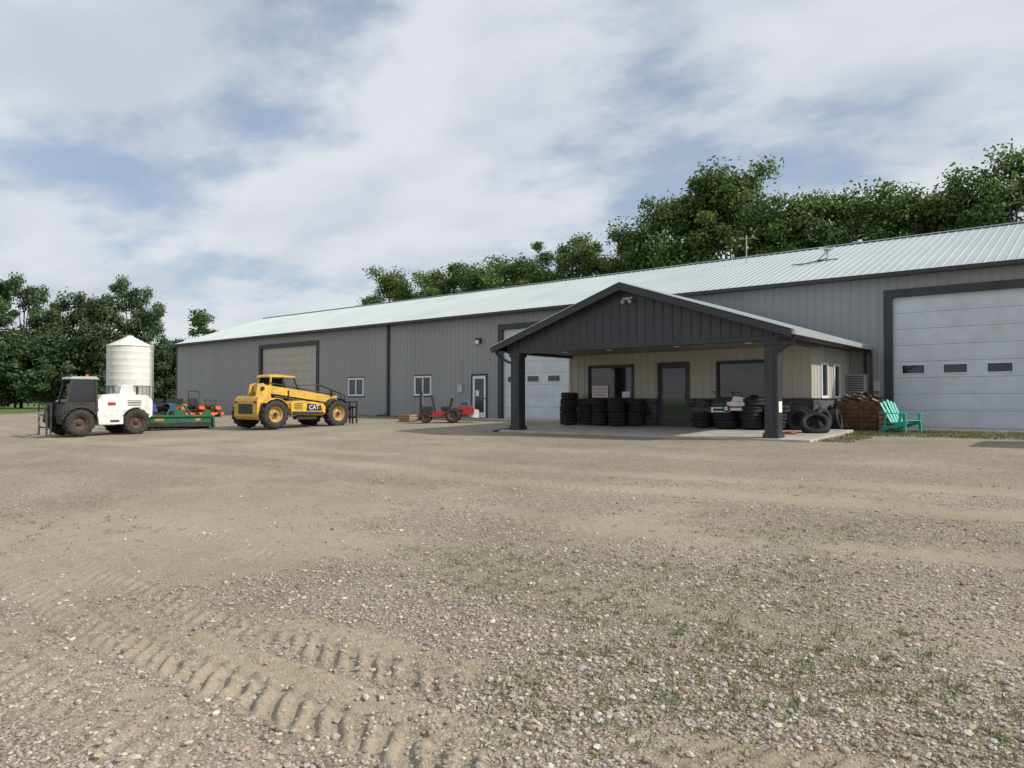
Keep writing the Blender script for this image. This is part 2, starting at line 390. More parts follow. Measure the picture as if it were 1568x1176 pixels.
# ------------------------------------------------------------------ wheels
def wheel(b,c,R,w,rr,rim,side=1,lugs=0,tire='rubber',n=32):
    x,y,z=c
    h=w/2
    prof=[(rr,-h*.75),(rr+.03*R,-h*.9),((rr+R)/2,-h),(R*.93,-h*.96),(R*.985,-h*.78),(R,-h*.3),(R,h*.3),(R*.985,h*.78),(R*.93,h*.96),((rr+R)/2,h),(rr+.03*R,h*.9),(rr,h*.75)]
    if lugs: prof=[(min(r,R*.95),q) for r,q in prof]
    b.lathe(prof,c,(0,1,0),tire,n,closed=False)
    s=side*h
    b.lathe([(rr+.005,s*.85),(rr*.93,s*.8),(rr*.88,s*.35),(rr*.5,s*.25),(rr*.42,s*.55),(.001,s*.6)],c,(0,1,0),rim,n)
    b.lathe([(rr+.005,-s*.75),(rr*.9,-s*.3),(.001,-s*.3)],c,(0,1,0),rim,n)
    b.cyl((x,y+s*.55,z),(x,y+s*.72,z),rr*.3,'black',n=12)
    for i in range(6):
        A=i*math.pi/3; b.cyl((x+math.cos(A)*rr*.62,y+s*.25,z+math.sin(A)*rr*.62),(x+math.cos(A)*rr*.62,y+s*.38,z+math.sin(A)*rr*.62),rr*.06,'black',n=6)
    for i in range(lugs):
        for q in (-1,1):
            A=2*math.pi*(i+(.5 if q>0 else 0))/lugs
            Rm=Matrix.Rotation(-A,3,'Y')@Matrix.Rotation(q*R_(38),3,'X')
            cc=Vector((math.cos(A)*R*.965,q*h*.5,math.sin(A)*R*.965))
            b.obox(Vector(c)+cc,(R*.08,h*1.15,R*.085),Rm,tire)
def arch(b,c,R,r1,r2,y0,y1,k,a0=.1,a1=.9,sz=.97):
    pr=[]
    for i in range(9):
        A=math.pi*(a0+(a1-a0)*i/8); pr.append((c+r2*math.cos(A),R+r2*sz*math.sin(A)))
    for i in range(8,-1,-1):
        A=math.pi*(a0+(a1-a0)*i/8); pr.append((c+r1*math.cos(A),R+r1*sz*math.sin(A)))
    b.prism(pr,y0,y1,k)
# ------------------------------------------------------------------ yellow telehandler
def yellow_telehandler(loc,rz):
    e=empty('telehandler',loc,rz)
    b=B(); wb=1.55; tr=.95; R=.58
    for sx in (-1,1):
        for sy in (-1,1): wheel(b,(sx*wb,sy*tr,R),R,.42,.31,'yrim',sy,16)
        b.cyl((sx*wb,-.9,R),(sx*wb,.9,R),.13,'black')
    b.obj('wheels',e)
    b=B()
    b.prism([(-2.0,.52),(2.0,.52),(2.1,.72),(2.0,.88),(-2.0,.95)],-.38,.38,'black')
    b.prism([(-2.2,.5),(-2.1,.38),(-2.0,.36),(-1.94,.5),(-1.88,1.05),(-1.9,1.24),(-2.0,1.32),(-2.14,1.26),(-2.2,1.12)],-.82,.82,'yellow')
    b.box(-2.212,-.5,.6,-2.19,.5,1.0,'black')
    b.box(-2.22,-.78,1.02,-2.18,-.58,1.12,'red'); b.box(-2.22,.58,1.02,-2.18,.78,1.12,'red')
    b.prism([(-1.95,.9),(-1.1,.95),(-1.2,1.22),(-1.95,1.28)],-.45,.8,'yellow')
    for y0,y1 in ((-.46,-.38),(.06,.14)):
        b.prism([(-2.05,1.2),(-1.25,1.05),(-1.45,1.66),(-1.7,1.84),(-1.95,1.78)],y0,y1,'yellow')
    b.cyl((-1.75,-.52,1.62),(-1.75,.2,1.62),.08,'black')
    for sy in (-1,1):
        y0,y1=(.78,1.16) if sy>0 else (-1.16,-.78)
        arch(b,-wb,R,.65,.68,y0,y1,'yellow',.12,.75)
        arch(b,wb,R,.65,.68,y0,y1,'black',.25,.85)
    b.prism([(-.80,.55),(.74,.52),(.86,.62),(.89,.86),(.76,1.0),(.3,1.08),(-.3,1.13),(-.72,1.12),(-.83,1.0)],-1.10,-.46,'yellow')
    b.prism([(-.78,.56),(.76,.54),(.8,.66),(-.78,.70)],-1.115,-1.101,'black')
    b.prism([(-.10,.72),(.68,.71),(.64,.95),(-.05,1.02)],-1.112,-1.101,'black')
    for i in range(4): b.box(-.7,-1.11,.78+i*.07,-.28,-1.101,.81+i*.07,'black')
    b.cyl((-.65,-.65,1.1),(-.65,-.65,1.55),.04,'black')
    b.box(-.95,.42,.52,.9,1.08,.93,'black')
    b.box(-.5,-1.0,.36,.5,-.75,.5,'black')
    b.obj('body',e,bevel=.04)
    textobj('decal','CAT',.26,(.28,-1.118,.77),(R_(90),0,0),'trimw',e,.003)
    b=B()
    X0,X1,Y0,Y1=-1.0,.35,.2,1.04; T=2.18
    def fr(p,q,w=.055,k='black'): b.beam(p,q,w,w,k)
    for yy in (Y0,Y1):
        fr((X0-.02,yy,.95),(X0+.08,yy,T-.06),.07,'yellow'); fr((X1+.3,yy,1.1),(X1-.15,yy,T-.06)); fr((-.38,yy,.95),(-.33,yy,T-.06),.045)
        fr((X0,yy,1.28),(X1+.22,yy,1.28),.045)
    fr((X0,Y0,1.3),(X0,Y1,1.3)); fr((X1+.3,Y0,1.15),(X1+.3,Y1,1.15))
    b.prism([(X0-.03,.9),(X1+.3,.85),(X1+.26,1.2),(X0-.03,1.25)],Y0+.02,Y1+.02,'black')
    b.prism([(X0+.03,1.3),(X1+.2,1.25),(X1-.15,T-.08),(X0+.08,T-.08)],Y1-.008,Y1+.008,'glass')
    b.prism([(X0-.04,T-.07),(X1-.05,T-.07),(X1-.15,T-.01),(X0+.25,T+.05),(X0+.02,T+.01)],Y0-.04,Y1+.04,'yellow')
    for i in range(7): b.beam((X1-.12,Y0+.06+i*.12,T-.03),(X1+.18,Y0+.06+i*.12,1.5),.018,.018,'black')
    b.box(-.7,.4,.95,-.25,.86,1.3,'black'); b.box(-.8,.4,1.25,-.66,.86,1.85,'black'); b.cyl((.15,.63,1.0),(.05,.63,1.5),.03,'black'); b.lathe([(.18,-.01),(.2,0),(.18,.01)],(.05,.63,1.5),(-.3,0,1),'black',16)
    b.obj('cab',e,bevel=.01)
    b=B()
    A=Vector((-1.85,-.16,1.66)); Z=Vector((2.05,-.16,1.16))
    d=(Z-A).normalized()
    b.beam(A,Z,.28,.32,'yellow'); b.beam(Z-d*.14,Z+d*.02,.31,.36,'yellow')
    b.beam(Z,Z+d*.5,.22,.24,'black')
    b.prism([(2.3,1.28),(2.6,1.18),(2.76,.96),(2.82,.5),(2.70,.40),(2.58,.5),(2.54,.82),(2.3,.98)],-.30,-.02,'black')
    b.cyl((2.62,-.36,.46),(2.62,.04,.46),.06,'steel')
    b.cyl(A+Vector((.9,-.0,-.34)),A+Vector((2.4,0,-.55)),.06,'steel'); b.cyl(A+Vector((.6,-.0,.2)),Z+Vector((.1,0,.22)),.025,'black')
    b.tube([A+Vector((1.8,-.18,.12)),A+Vector((3,-.2,.15)),Z+Vector((.3,-.2,.26)),(2.65,-.15,1.32),(2.8,-.1,1.0)],.022,'black')
    b.tube([A+Vector((3.2,.12,.15)),Z+Vector((.4,.12,.3)),(2.75,.1,1.15),(2.8,.1,.8)],.022,'black')
    for yy in (-.72,-.25,.25,.72): b.box(2.84,yy-.03,.12,2.90,yy+.03,1.1,'black')
    b.box(2.82,-.75,.35,2.89,.75,.42,'black'); b.box(2.82,-.75,.8,2.89,.75,.87,'black'); b.box(2.82,-.75,1.05,2.89,.75,1.1,'black')
    for yy in (-.4,.4): b.box(2.905,yy-.06,.08,2.96,yy+.06,.9,'steel'); b.prism([(2.91,.05),(3.8,.05),(3.8,.065),(2.96,.10)],yy-.06,yy+.06,'steel')
    b.tube([(.9,-1.05,.95),(1.1,-1.18,1.25),(1.1,-1.2,1.4)],.015,'black'); b.box(1.07,-1.28,1.3,1.11,-1.12,1.56,'black')
    b.obj('boom_and_forks',e,bevel=.015)
    return e
yellow_telehandler((-27.0,18.3,gz(0,18.3)-.01),R_(91))

def white_telehandler(loc,rz):
    e=empty('telehandler',loc,rz)
    b=B(); wb=.98; tr=.9; R=.50
    for sx in (-1,1):
        for sy in (-1,1): wheel(b,(sx*wb,sy*tr,R),R,.40,.24,'redrim',sy,14)
        b.cyl((sx*wb,-.85,R),(sx*wb,.85,R),.13,'black')
    b.obj('wheels',e)
    b=B()
    b.prism([(-1.4,.42),(1.3,.42),(1.35,.85),(-1.4,.9)],-.5,.5,'black')
    b.prism([(-1.62,.72),(-1.45,.6),(-.45,.55),(-.3,.38),(.28,.38),(.42,.8),(.38,1.3),(.2,1.5),(-.5,1.58),(-1.45,1.5),(-1.62,1.3)],-.1,.88,'white')
    b.prism([(-.48,.42),(.36,.42),(.42,.85),(.36,1.0),(-.48,1.0)],.86,1.08,'white')
    b.prism([(-1.6,.6),(.9,.6),(.95,1.05),(-.3,1.3),(-1.6,1.36)],-.98,-.45,'white')
    b.prism([(-.28,1.12),(.0,1.12),(.0,1.24),(-.28,1.24)],.881,.888,'red'); b.prism([(-.34,.5),(-.02,.5),(-.02,.58),(-.34,.58)],1.081,1.087,'black')
    for i in range(4): b.prism([(-1.2,1.1+i*.06),(-.7,1.1+i*.06),(-.7,1.13+i*.06),(-1.2,1.13+i*.06)],.881,.886,'black')
    b.prism([(-.95,1.56),(-.45,1.56),(-.5,1.86),(-.62,1.92),(-.92,1.9)],.3,.78,'white'); b.cyl((-1.3,.2,1.45),(-1.3,.2,1.85),.05,'black')
    b.box(-1.66,.5,1.0,-1.62,.75,1.12,'red')
    for i in range(5): b.box(-1.64,-.05+.1*i,.8,-1.625,.0+.1*i,1.25,'black')
    arch(b,wb,R,.57,.61,.7,1.1,'black',.08,.95); arch(b,-wb,R,.57,.61,.7,1.08,'white',.1,.6)
    b.obj('body',e,bevel=.045)
    b=B()
    X0,X1,Y0,Y1=.4,1.35,.1,.95; T=2.1
    for yy in (Y0,Y1):
        b.beam((X0,yy,.9),(X0+.05,yy,T),.08,.08,'black'); b.beam((X1+.12,yy,.9),(X1-.12,yy,T),.07,.07,'black'); b.beam((X0,yy,1.2),(X1+.1,yy,1.2),.05,.05,'black')
        b.beam((X0+.45,yy,.9),(X0+.45,yy,T),.05,.05,'black')
    b.prism([(X0+.03,1.22),(X1+.02,1.22),(X1-.13,T-.04),(X0+.08,T-.04)],Y1-.006,Y1+.006,'glass')
    b.prism([(X0,.6),(X1+.2,.75),(X1+.15,1.16),(X0,1.16)],Y0,Y1+.02,'black')
    b.prism([(X0-.08,T-.01),(X1-.02,T-.01),(X1-.1,T+.07),(X0+.05,T+.09)],Y0-.05,Y1+.05,'galv')
    b.cyl((X0+.2,.5,T+.08),(X0+.2,.5,T+.17),.05,'orange')
    b.box(X0+.2,.35,.9,X0+.6,.8,1.3,'black'); b.box(X0+.1,.35,1.2,X0+.22,.8,1.75,'black')
    b.tube([(X1,Y1,1.8),(X1+.12,Y1+.2,1.8)],.012,'black'); b.box(X1+.07,Y1+.15,1.62,X1+.11,Y1+.32,1.9,'black')
    b.obj('cab',e,bevel=.012)
    b=B()
    A=Vector((-1.5,-.25,1.5)); Z=Vector((1.35,-.25,1.15)); b.beam(A,Z,.28,.32,'white'); b.beam(Z,Z+(Z-A).normalized()*.3,.2,.24,'black')
    b.prism([(1.35,1.25),(1.7,1.1),(1.8,.55),(1.65,.4),(1.45,.9)],-.38,-.12,'black')
    for yy in (-.7,.7): b.box(1.80,yy-.025,.1,1.85,yy+.025,1.2,'black')
    for zz in (.3,.75,1.15): b.box(1.79,-.72,zz,1.84,.72,zz+.05,'black')
    for yy in (-.45,.45): b.box(1.86,yy-.05,.05,1.91,yy+.05,.9,'steel'); b.prism([(1.86,.03),(2.5,.03),(2.5,.045),(1.91,.08)],yy-.05,yy+.05,'steel')
    b.obj('boom_and_forks',e,bevel=.01)
white_telehandler((-30.1,11.85,gz(0,11.9)-.01),R_(-93))

# ------------------------------------------------------------------ compact tractor, green implement
def tractor(loc,rz):
    e=empty('compact_tractor',loc,rz); b=B()
    for sy in (-1,1):
        wheel(b,(-.75,sy*.62,.52),.52,.3,.27,'galv',sy,14); wheel(b,(.85,sy*.55,.33),.33,.2,.17,'galv',sy,12)
    b.cyl((-.75,-.6,.52),(-.75,.6,.52),.1,'black'); b.cyl((.85,-.5,.33),(.85,.5,.33),.06,'black')
    b.obj('wheels',e)
    b=B()
    b.prism([(-.05,.6),(1.2,.55),(1.28,.7),(1.25,.92),(1.1,1.04),(-.05,1.12)],-.27,.27,'blue'); b.box(1.28,-.2,.6,1.30,.2,.9,'black')
    b.prism([(-1.0,.45),(1.1,.38),(1.1,.58),(-1.0,.7)],-.2,.2,'black')
    for sy in (-1,1):
        y0,y1=sorted((sy*.42,sy*.78)); b.prism([(-1.25,.75),(-1.1,1.1),(-.45,1.12),(-.25,.7),(-.3,.7),(-.48,1.06),(-1.08,1.04),(-1.2,.72)],y0,y1,'blue')
    b.box(-.85,-.24,.85,-.4,.24,1.0,'black'); b.box(-.95,-.24,.95,-.83,.24,1.3,'black')
    b.cyl((-.05,0,1.1),(-.2,0,1.3),.02,'black'); b.lathe([(.15,-.01),(.17,0),(.15,.01)],(-.2,0,1.3),(-.5,0,1),'black',16)
    b.obj('body',e,bevel=.03)
tractor((-32.6,14.5,gz(0,14.5)),R_(205))
e=empty('green_flail_mower',(-30.6,15.2,gz(0,15.2)),R_(68)); b=B()
b.prism([(-1.25,.22),(-1.22,.5),(-1.0,.6),(1.0,.6),(1.22,.5),(1.25,.22)],-.45,.35,'green')
b.prism([(-1.24,.12),(-1.24,.3),(1.24,.3),(1.24,.12)],-.47,-.43,'black')
b.box(-1.36,-.55,.08,-1.28,.45,.52,'green'); b.box(1.28,-.55,.08,1.36,.45,.52,'green')
b.cyl((-1.25,.5,.14),(1.25,.5,.14),.12,'steel'); b.cyl((-1.25,-.3,.3),(1.25,-.3,.3),.11,'black')
b.beam((-1.3,-.5,.56),(1.3,-.5,.56),.06,.06,'green')
b.box(-.2,-.25,.6,.25,.15,.82,'green'); b.cyl((.0,.1,.72),(.0,1.2,.62),.06,'black')
b.prism([(.9,.58),(1.25,.58),(1.2,.78),(.95,.78)],-.35,.1,'green')
for xx in (-.45,.45): b.beam((xx,.1,.6),(xx*.5,.35,1.02),.05,.08,'green'); b.beam((xx,.3,.4),(xx,1.2,.4),.06,.06,'green')
b.beam((-.25,.35,1.0),(.25,.35,1.0),.06,.06,'green')
b.box(-.95,-.461,.36,-.6,-.451,.46,'yrim'); b.box(.6,-.461,.36,.8,-.451,.46,'yrim')
b.obj('deck_rotor_and_hitch',e,bevel=.015)

# ------------------------------------------------------------------ mowers
def mower(loc,rz,k='orange',k2='black',rops=True,dw=.68,dk=None,sc=1.,name='riding_mower'):
    e=empty(name,loc,rz); e.scale=(sc,sc,sc); b=B()
    for sy in (-1,1):
        wheel(b,(-.45,sy*.5,.28),.28,.26,.14,'black',sy,0); wheel(b,(.95,sy*.42,.15),.15,.12,.07,'black',sy,0,n=16)
        b.beam((.95,sy*.33,.15),(.95,sy*.33,.42),.04,.04,'black'); b.beam((.2,sy*.3,.4),(.98,sy*.34,.44),.06,.05,k)
    b.obj('wheels',e)
    b=B()
    b.prism([(-.9,.3),(.4,.3),(.45,.5),(-.9,.5)],-.3,.3,'black')
    for sy in (-1,1):
        y0,y1=sorted((sy*.3,sy*.62)); b.prism([(-.75,.56),(-.5,.66),(.05,.64),(.25,.5),(.25,.44),(-.75,.5)],y0,y1,k)
        b.tube([(.1,sy*.3,.62),(.3,sy*.3,1.0),(.25,sy*.08,1.02)],.018,'black')
    b.prism([(.0,.13),(.85,.13),(.82,.27),(.05,.3)],-dw,dw,dk or k); b.cyl((.4,-.4,.3),(.4,-.4,.38),.12,'black'); b.cyl((.4,.4,.3),(.4,.4,.38),.12,'black')
    b.box(-.95,-.24,.5,-.5,.24,.82,k2); b.cyl((-.72,0,.82),(-.72,0,.92),.17,'black'); b.beam((-1.0,-.3,.35),(-1.0,.3,.35),.06,.12,'black')
    b.box(-.4,-.25,.6,.05,.25,.74,'black'); b.obox((-.45,0,.92),(.12,.48,.45),(0,-.2,0),'black')
    if rops:
        b.tube([(-.5,-.3,.5),(-.6,-.3,1.55),(-.6,-.24,1.6),(-.6,.24,1.6),(-.6,.3,1.55),(-.5,.3,.5)],.03,'black')
    b.obj('body',e,bevel=.015)
mower((-47.2,22.6,gz(0,22.6)),R_(-60),'orange','yellow')
mower((-45.6,22.3,gz(0,22.3)),R_(-75),'red','yellow',False)
mower((-44.4,22.9,gz(0,22.9)),R_(-35),'orange','black')
mower((-43.2,23.4,gz(0,23.4)),R_(-20),'orange','yellow',False)
e=empty('ride_on_mini_loader',(-23.05,23.5,gz(0,23.5)),R_(220)); b=B()
for sy in (-1,1):
    wheel(b,(-.35,sy*.42,.33),.33,.2,.16,'redrim',sy,12); wheel(b,(.85,sy*.4,.22),.22,.16,.11,'redrim',sy,10,n=20)
b.cyl((-.35,-.4,.33),(-.35,.4,.33),.06,'black'); b.cyl((.85,-.38,.22),(.85,.38,.22),.05,'black')
b.obj('wheels',e); b=B()
b.prism([(-1.0,.28),(1.1,.26),(1.15,.42),(.2,.5),(-1.0,.5)],-.24,.24,'red')
b.prism([(.55,.4),(1.1,.4),(1.12,.62),(.95,.72),(.6,.72)],-.27,.27,'black')
for sy in (-.26,.26): b.beam((1.1,sy,.1),(1.08,sy,1.42),.06,.07,'black')
for zz in (.35,.8,1.38): b.beam((1.09,-.28,zz),(1.09,.28,zz),.05,.05,'black')
b.cyl((1.02,0,.3),(1.02,0,1.2),.035,'steel'); b.box(1.13,-.35,.1,1.18,.35,.42,'red'); b.prism([(1.18,.08),(1.55,.06),(1.55,.1),(1.18,.16)],-.3,-.2,'steel'); b.prism([(1.18,.08),(1.55,.06),(1.55,.1),(1.18,.16)],.2,.3,'steel')
b.beam((.45,0,.45),(.6,0,1.12),.06,.08,'black'); b.lathe([(.14,-.012),(.16,0),(.14,.012)],(.55,0,1.15),(-.6,0,1),'black',16)
b.box(-.2,-.22,.6,.2,.22,.72,'black'); b.obox((-.26,0,.9),(.1,.42,.4),(0,-.2,0),'black'); b.box(-.15,-.18,.48,.15,.18,.6,'black')
b.prism([(-1.25,.35),(-.5,.4),(-.45,.62),(-.65,.78),(-1.15,.75),(-1.3,.58)],-.3,.3,'red')
b.prism([(-1.45,.22),(-1.15,.25),(-1.1,.5),(-1.25,.62),(-1.48,.55)],-.26,.26,'white'); b.box(-.8,.301,.45,-.55,.306,.6,'black')
b.obox((-.85,0,.84),(.34,.3,.12),(0,.05,0),'blue'); b.cyl((-1.0,.15,.75),(-1.0,.15,1.0),.03,'steel')
b.obj('body_and_mast',e,bevel=.018)
e=empty('wooden_box',(-25.6,23.6,gz(0,23.6)),.2); b=B()
for i in range(3): b.box(-.3,-.3,.02+i*.11,.3,-.27,.11+i*.11,'wood2'); b.box(-.3,.27,.02+i*.11,.3,.3,.11+i*.11,'wood2'); b.box(.27,-.27,.02+i*.11,.3,.27,.11+i*.11,'wood2'); b.box(-.3,-.27,.02+i*.11,-.27,.27,.11+i*.11,'wood2')
b.box(-.265,-.265,.03,.265,.265,.24,'wood'); b.obj('slats',e)

# ------------------------------------------------------------------ tyres
def tire_b(b,c,ax,R=.34,w=.24,rr=.2):
    h=w/2
    b.lathe([(rr,-h*.7),(rr+.02,-h*.95),((rr+R)/2,-h),(R*.93,-h*.92),(R*.98,-h*.7),(R*.985,-h*.2),(R*.95,-h*.16),(R*.95,-h*.1),(R,-h*.06),(R,h*.06),(R*.95,h*.1),(R*.95,h*.16),(R*.985,h*.2),(R*.98,h*.7),(R*.93,h*.92),((rr+R)/2,h),(rr+.02,h*.95),(rr,h*.7),(rr+.03,h*.4),(R*.9,0),(rr+.03,-h*.4)],c,ax,'rubber2',28,closed=True)
def stack(x,y,n,R=.34):
    b=B(); z0=-(OY-y)*.036+.02
    for i in range(n): tire_b(b,(random.uniform(-.04,.04),random.uniform(-.04,.04),.12+i*.235),(random.uniform(-.03,.03),random.uniform(-.03,.03),1),R*random.uniform(.92,1.04))
    o=b.obj('tire_stack',None,recalc=False); o.location=(x,y,z0)
stack(-15.85,22.75,5); stack(-15.15,23.0,3,.3); stack(-14.5,22.8,4); stack(-13.75,22.75,4,.36); stack(-13.05,22.9,4,.31); stack(-10.6,22.95,2,.32); stack(-9.75,22.8,2,.38); stack(-8.85,22.8,4,.36); stack(-8.1,22.95,3)
b=B(); tire_b(b,(0,0,0),(.25,-.75,.75),.42,.25,.25); o=b.obj('tire',None,recalc=False); o.location=(-6.75,22.1,.18)
b=B(); tire_b(b,(0,0,0),(1,.1,.2),.36,.24,.2); o=b.obj('tire',None,recalc=False); o.location=(-6.75,24.2,.26)
b=B(); tire_b(b,(0,0,0),(1,-.35,.15),.36,.24,.2); o=b.obj('tire',None,recalc=False); o.location=(-6.92,23.3,.30)
b=B(); tire_b(b,(0,0,0),(.1,-1,.25),.34,.22,.2); o=b.obj('tire',None,recalc=False); o.location=(-7.5,22.95,.28)
e=empty('white_red_standin',(-9.3,22.75,.56),R_(10)); b=B()  # small wheeled stand-in for the white and red shape at the window
b.prism([(-.35,.0),(.35,.0),(.42,.12),(.3,.25),(-.3,.28)],-.25,.25,'white'); b.prism([(-.2,.28),(.22,.26),(.15,.42),(-.12,.45)],-.17,.17,'white'); b.box(-.3,-.256,.08,.3,-.251,.14,'red'); b.cyl((0,0,.42),(0,0,.5),.12,'red')
for sx in (-1,1):
    for sy in (-1,1): wheel(b,(sx*.32,sy*.29,.06),.11,.05,.06,'trimw',sy,n=16)
b.tube([(-.3,.2,.15),(-.75,.2,.6),(-.75,-.2,.6),(-.3,-.2,.15)],.014,'black'); b.obj('body',e,bevel=.02)
b=B(); b.box(-.28,-.13,0,.28,.13,.16,'trimw'); b.box(-.2,-.135,.04,.2,-.131,.12,'char'); b.box(-.25,-.1,.16,.25,.1,.3,'char2'); o=b.obj('battery_box',None,bevel=.01); o.location=(-9.85,22.65,.5)
b=B(); b.tube([(math.cos(a*.5)*.22,math.sin(a*.5)*.22,.03+.01*(a//12)) for a in range(50)],.02,'red',6); o=b.obj('air_hose',None); o.location=(-7.25,21.3,-.09)

# ------------------------------------------------------------------ crates + chair
e=empty('scrap_crate',(-6.15,25.3,.0)); b=B()
b.box(-.75,-.5,.0,.75,.5,.06,'wood')
for i in range(6):
    z=.08+i*.13; j=random.uniform(-.02,.02)
    b.box(-.75+j,-.53,z,.55,-.5,z+.11,'wood'); b.box(-.75,.5,z,.55,.53,z+.11,'wood'); b.box(-.78,-.5,z,-.75,.5,z+.11,'wood'); b.box(.55,-.5,z,.58,.5,z+.11,'wood')
for xx in (-.7,-.05,.5): b.box(xx,-.56,.0,xx+.09,-.531,.88,'wood')
for i in range(30):
    b.obox((random.uniform(-.6,.45),random.uniform(-.4,.4),random.uniform(.75,1.0)),(random.uniform(.1,.5),random.uniform(.04,.15),random.uniform(.03,.12)),(random.random(),random.random()*.9,random.random()*3),random.choice(['wood','wood2','steel','black','redrim','wood']))
b.obj('slats_and_contents',e)
e=empty('wooden_pallet_box',(-5.45,25.0,.0),.1); b=B()
for i in range(4): b.box(-.22,-.3,.02+i*.14,.22,-.27,.13+i*.14,'wood2'); b.box(.2,-.27,.02+i*.14,.23,.3,.13+i*.14,'wood'); b.box(-.23,-.27,.02+i*.14,-.2,.3,.13+i*.14,'wood')
b.box(-.19,-.25,.02,.19,.28,.5,'wood')
b.tube([(-.1,0,.5),(-.05,-.05,.75),(.1,.0,.8),(.2,.1,.55)],.02,'black'); b.cyl((.05,.1,.5),(.05,.1,.85),.07,'steel'); b.obj('slats',e)
def chair(loc,rz):
    e=empty('adirondack_chair',loc,rz); b=B(); k='teal'
    for i in range(5):
        y=-.22+i*.11; b.beam((-.08,y,.30),(-.42,y*1.25,.98-abs(i-2)*.045),.085,.022,k,up=(1,0,.4))
    for i in range(6): b.obox((.45-i*.1,0,.36-i*.018),(.085,.56,.022),(0,-.17,0),k)
    for sy in (-1,1):
        b.beam((.5,sy*.28,.34),(-.5,sy*.27,.03),.03,.09,k); b.beam((.45,sy*.31,.0),(.42,sy*.31,.56),.03,.09,k,up=(1,0,0)); b.obox((.13,sy*.34,.575),(.72,.11,.025),(0,.03,0),k); b.beam((-.2,sy*.31,.57),(-.28,sy*.3,.12),.03,.07,k,up=(1,0,0))
    b.beam((-.22,-.3,.5),(-.22,.3,.5),.03,.08,k); b.obj('frame',e,bevel=.008)
chair((-5.0,24.3,-.08),R_(-28))
b=B(); pts=[(.3*math.sin(a*.7)*(1+a*.03),.2*math.cos(a*.55),.02) for a in range(26)]; b.tube(pts,.018,'hose',6); o=b.obj('garden_hose',None); o.location=(-4.3,24.6,-.07)

# unseen trailer added out of frame to cast the ground shadow at right
e=empty('shadow_caster_trailer',(2.3,21.7,gz(0,21.7))); b=B()
b.box(-2.2,-1.0,.45,2.2,1.0,2.15,'white'); b.box(-2.24,-1.03,.4,2.24,1.03,.5,'black'); b.beam((2.2,0,.45),(3.2,0,.45),.1,.1,'black')
b.box(-2.215,-.95,.55,-2.2,-.02,2.05,'trimw'); b.box(-2.215,.02,.55,-2.2,.95,2.05,'trimw')
for xx in (-.45,.45):
    for sy in (-1,1): wheel(b,(xx,sy*1.12,.34),.34,.2,.2,'galv',sy)
b.obj('body',e,bevel=.02)

# ------------------------------------------------------------------ grain bin
e=empty('grain_bin',(-72.5,31.2,0)); b=B(); r=1.95
prof=[]
z=2.3
while z<6.0: prof+= [(r,z),(r+.0,z+.58),(r+.005,z+.6),(r+.005,z+.62)]; z+=.64
prof.append((r,6.05)); b.lathe(prof,(0,0,0),(0,0,1),'bin',48)
b.lathe([(r+.08,6.02),(r+.06,6.07),(.32,6.95),(.3,7.05),(.001,7.1)],(0,0,0),(0,0,1),'bin',48)
pr=[]; z=.05
while z<2.3: pr+=[(r-.12,z),(r-.09,z+.05)]; z+=.1
b.lathe(pr,(0,0,0),(0,0,1),'galv',48)
for i in range(24):
    A=i*math.pi/12; b.box(math.cos(A)*(r-.05)-.04,math.sin(A)*(r-.05)-.04,0,math.cos(A)*(r-.05)+.04,math.sin(A)*(r-.05)+.04,2.3,'galv')
lx,ly=math.cos(.75)*(r+.15),math.sin(.75)*(r+.15)
for s in (-.22,.22):
    b.cyl((lx-s*math.sin(.75),ly+s*math.cos(.75),.3),(lx-s*math.sin(.75),ly+s*math.cos(.75),6.4),.03,'galv')
for i in range(20): z=.5+i*.3; b.cyl((lx+.22*math.sin(.75),ly-.22*math.cos(.75),z),(lx-.22*math.sin(.75),ly+.22*math.cos(.75),z),.02,'galv',n=6)
b.obj('bin_shell',e)

# ------------------------------------------------------------------ noise
def h2(ix,iy,s):
    n=(ix*374761393+iy*668265263+s*974634777)&0xFFFFFFFF
    n=((n^(n>>13))*1274126177)&0xFFFFFFFF
    return ((n^(n>>16))&0xFFFFFF)/float(0xFFFFFF)
def vn(x,y,s=0):
    ix=np.floor(x).astype(np.int64); iy=np.floor(y).astype(np.int64); fx=x-ix; fy=y-iy
    fx=fx*fx*(3-2*fx); fy=fy*fy*(3-2*fy)
    a=h2(ix,iy,s);b_=h2(ix+1,iy,s);c=h2(ix,iy+1,s);d=h2(ix+1,iy+1,s)
    return (a*(1-fx)+b_*fx)*(1-fy)+(c*(1-fx)+d*fx)*fy
def fbm(x,y,s=0,o=4):
    t=0;a=.5
    for i in range(o): t=t+a*vn(x*2**i,y*2**i,s+i*17); a*=.5
    return t
def sstep(a,b_,x): t=np.clip((x-a)/(b_-a),0,1); return t*t*(3-2*t)

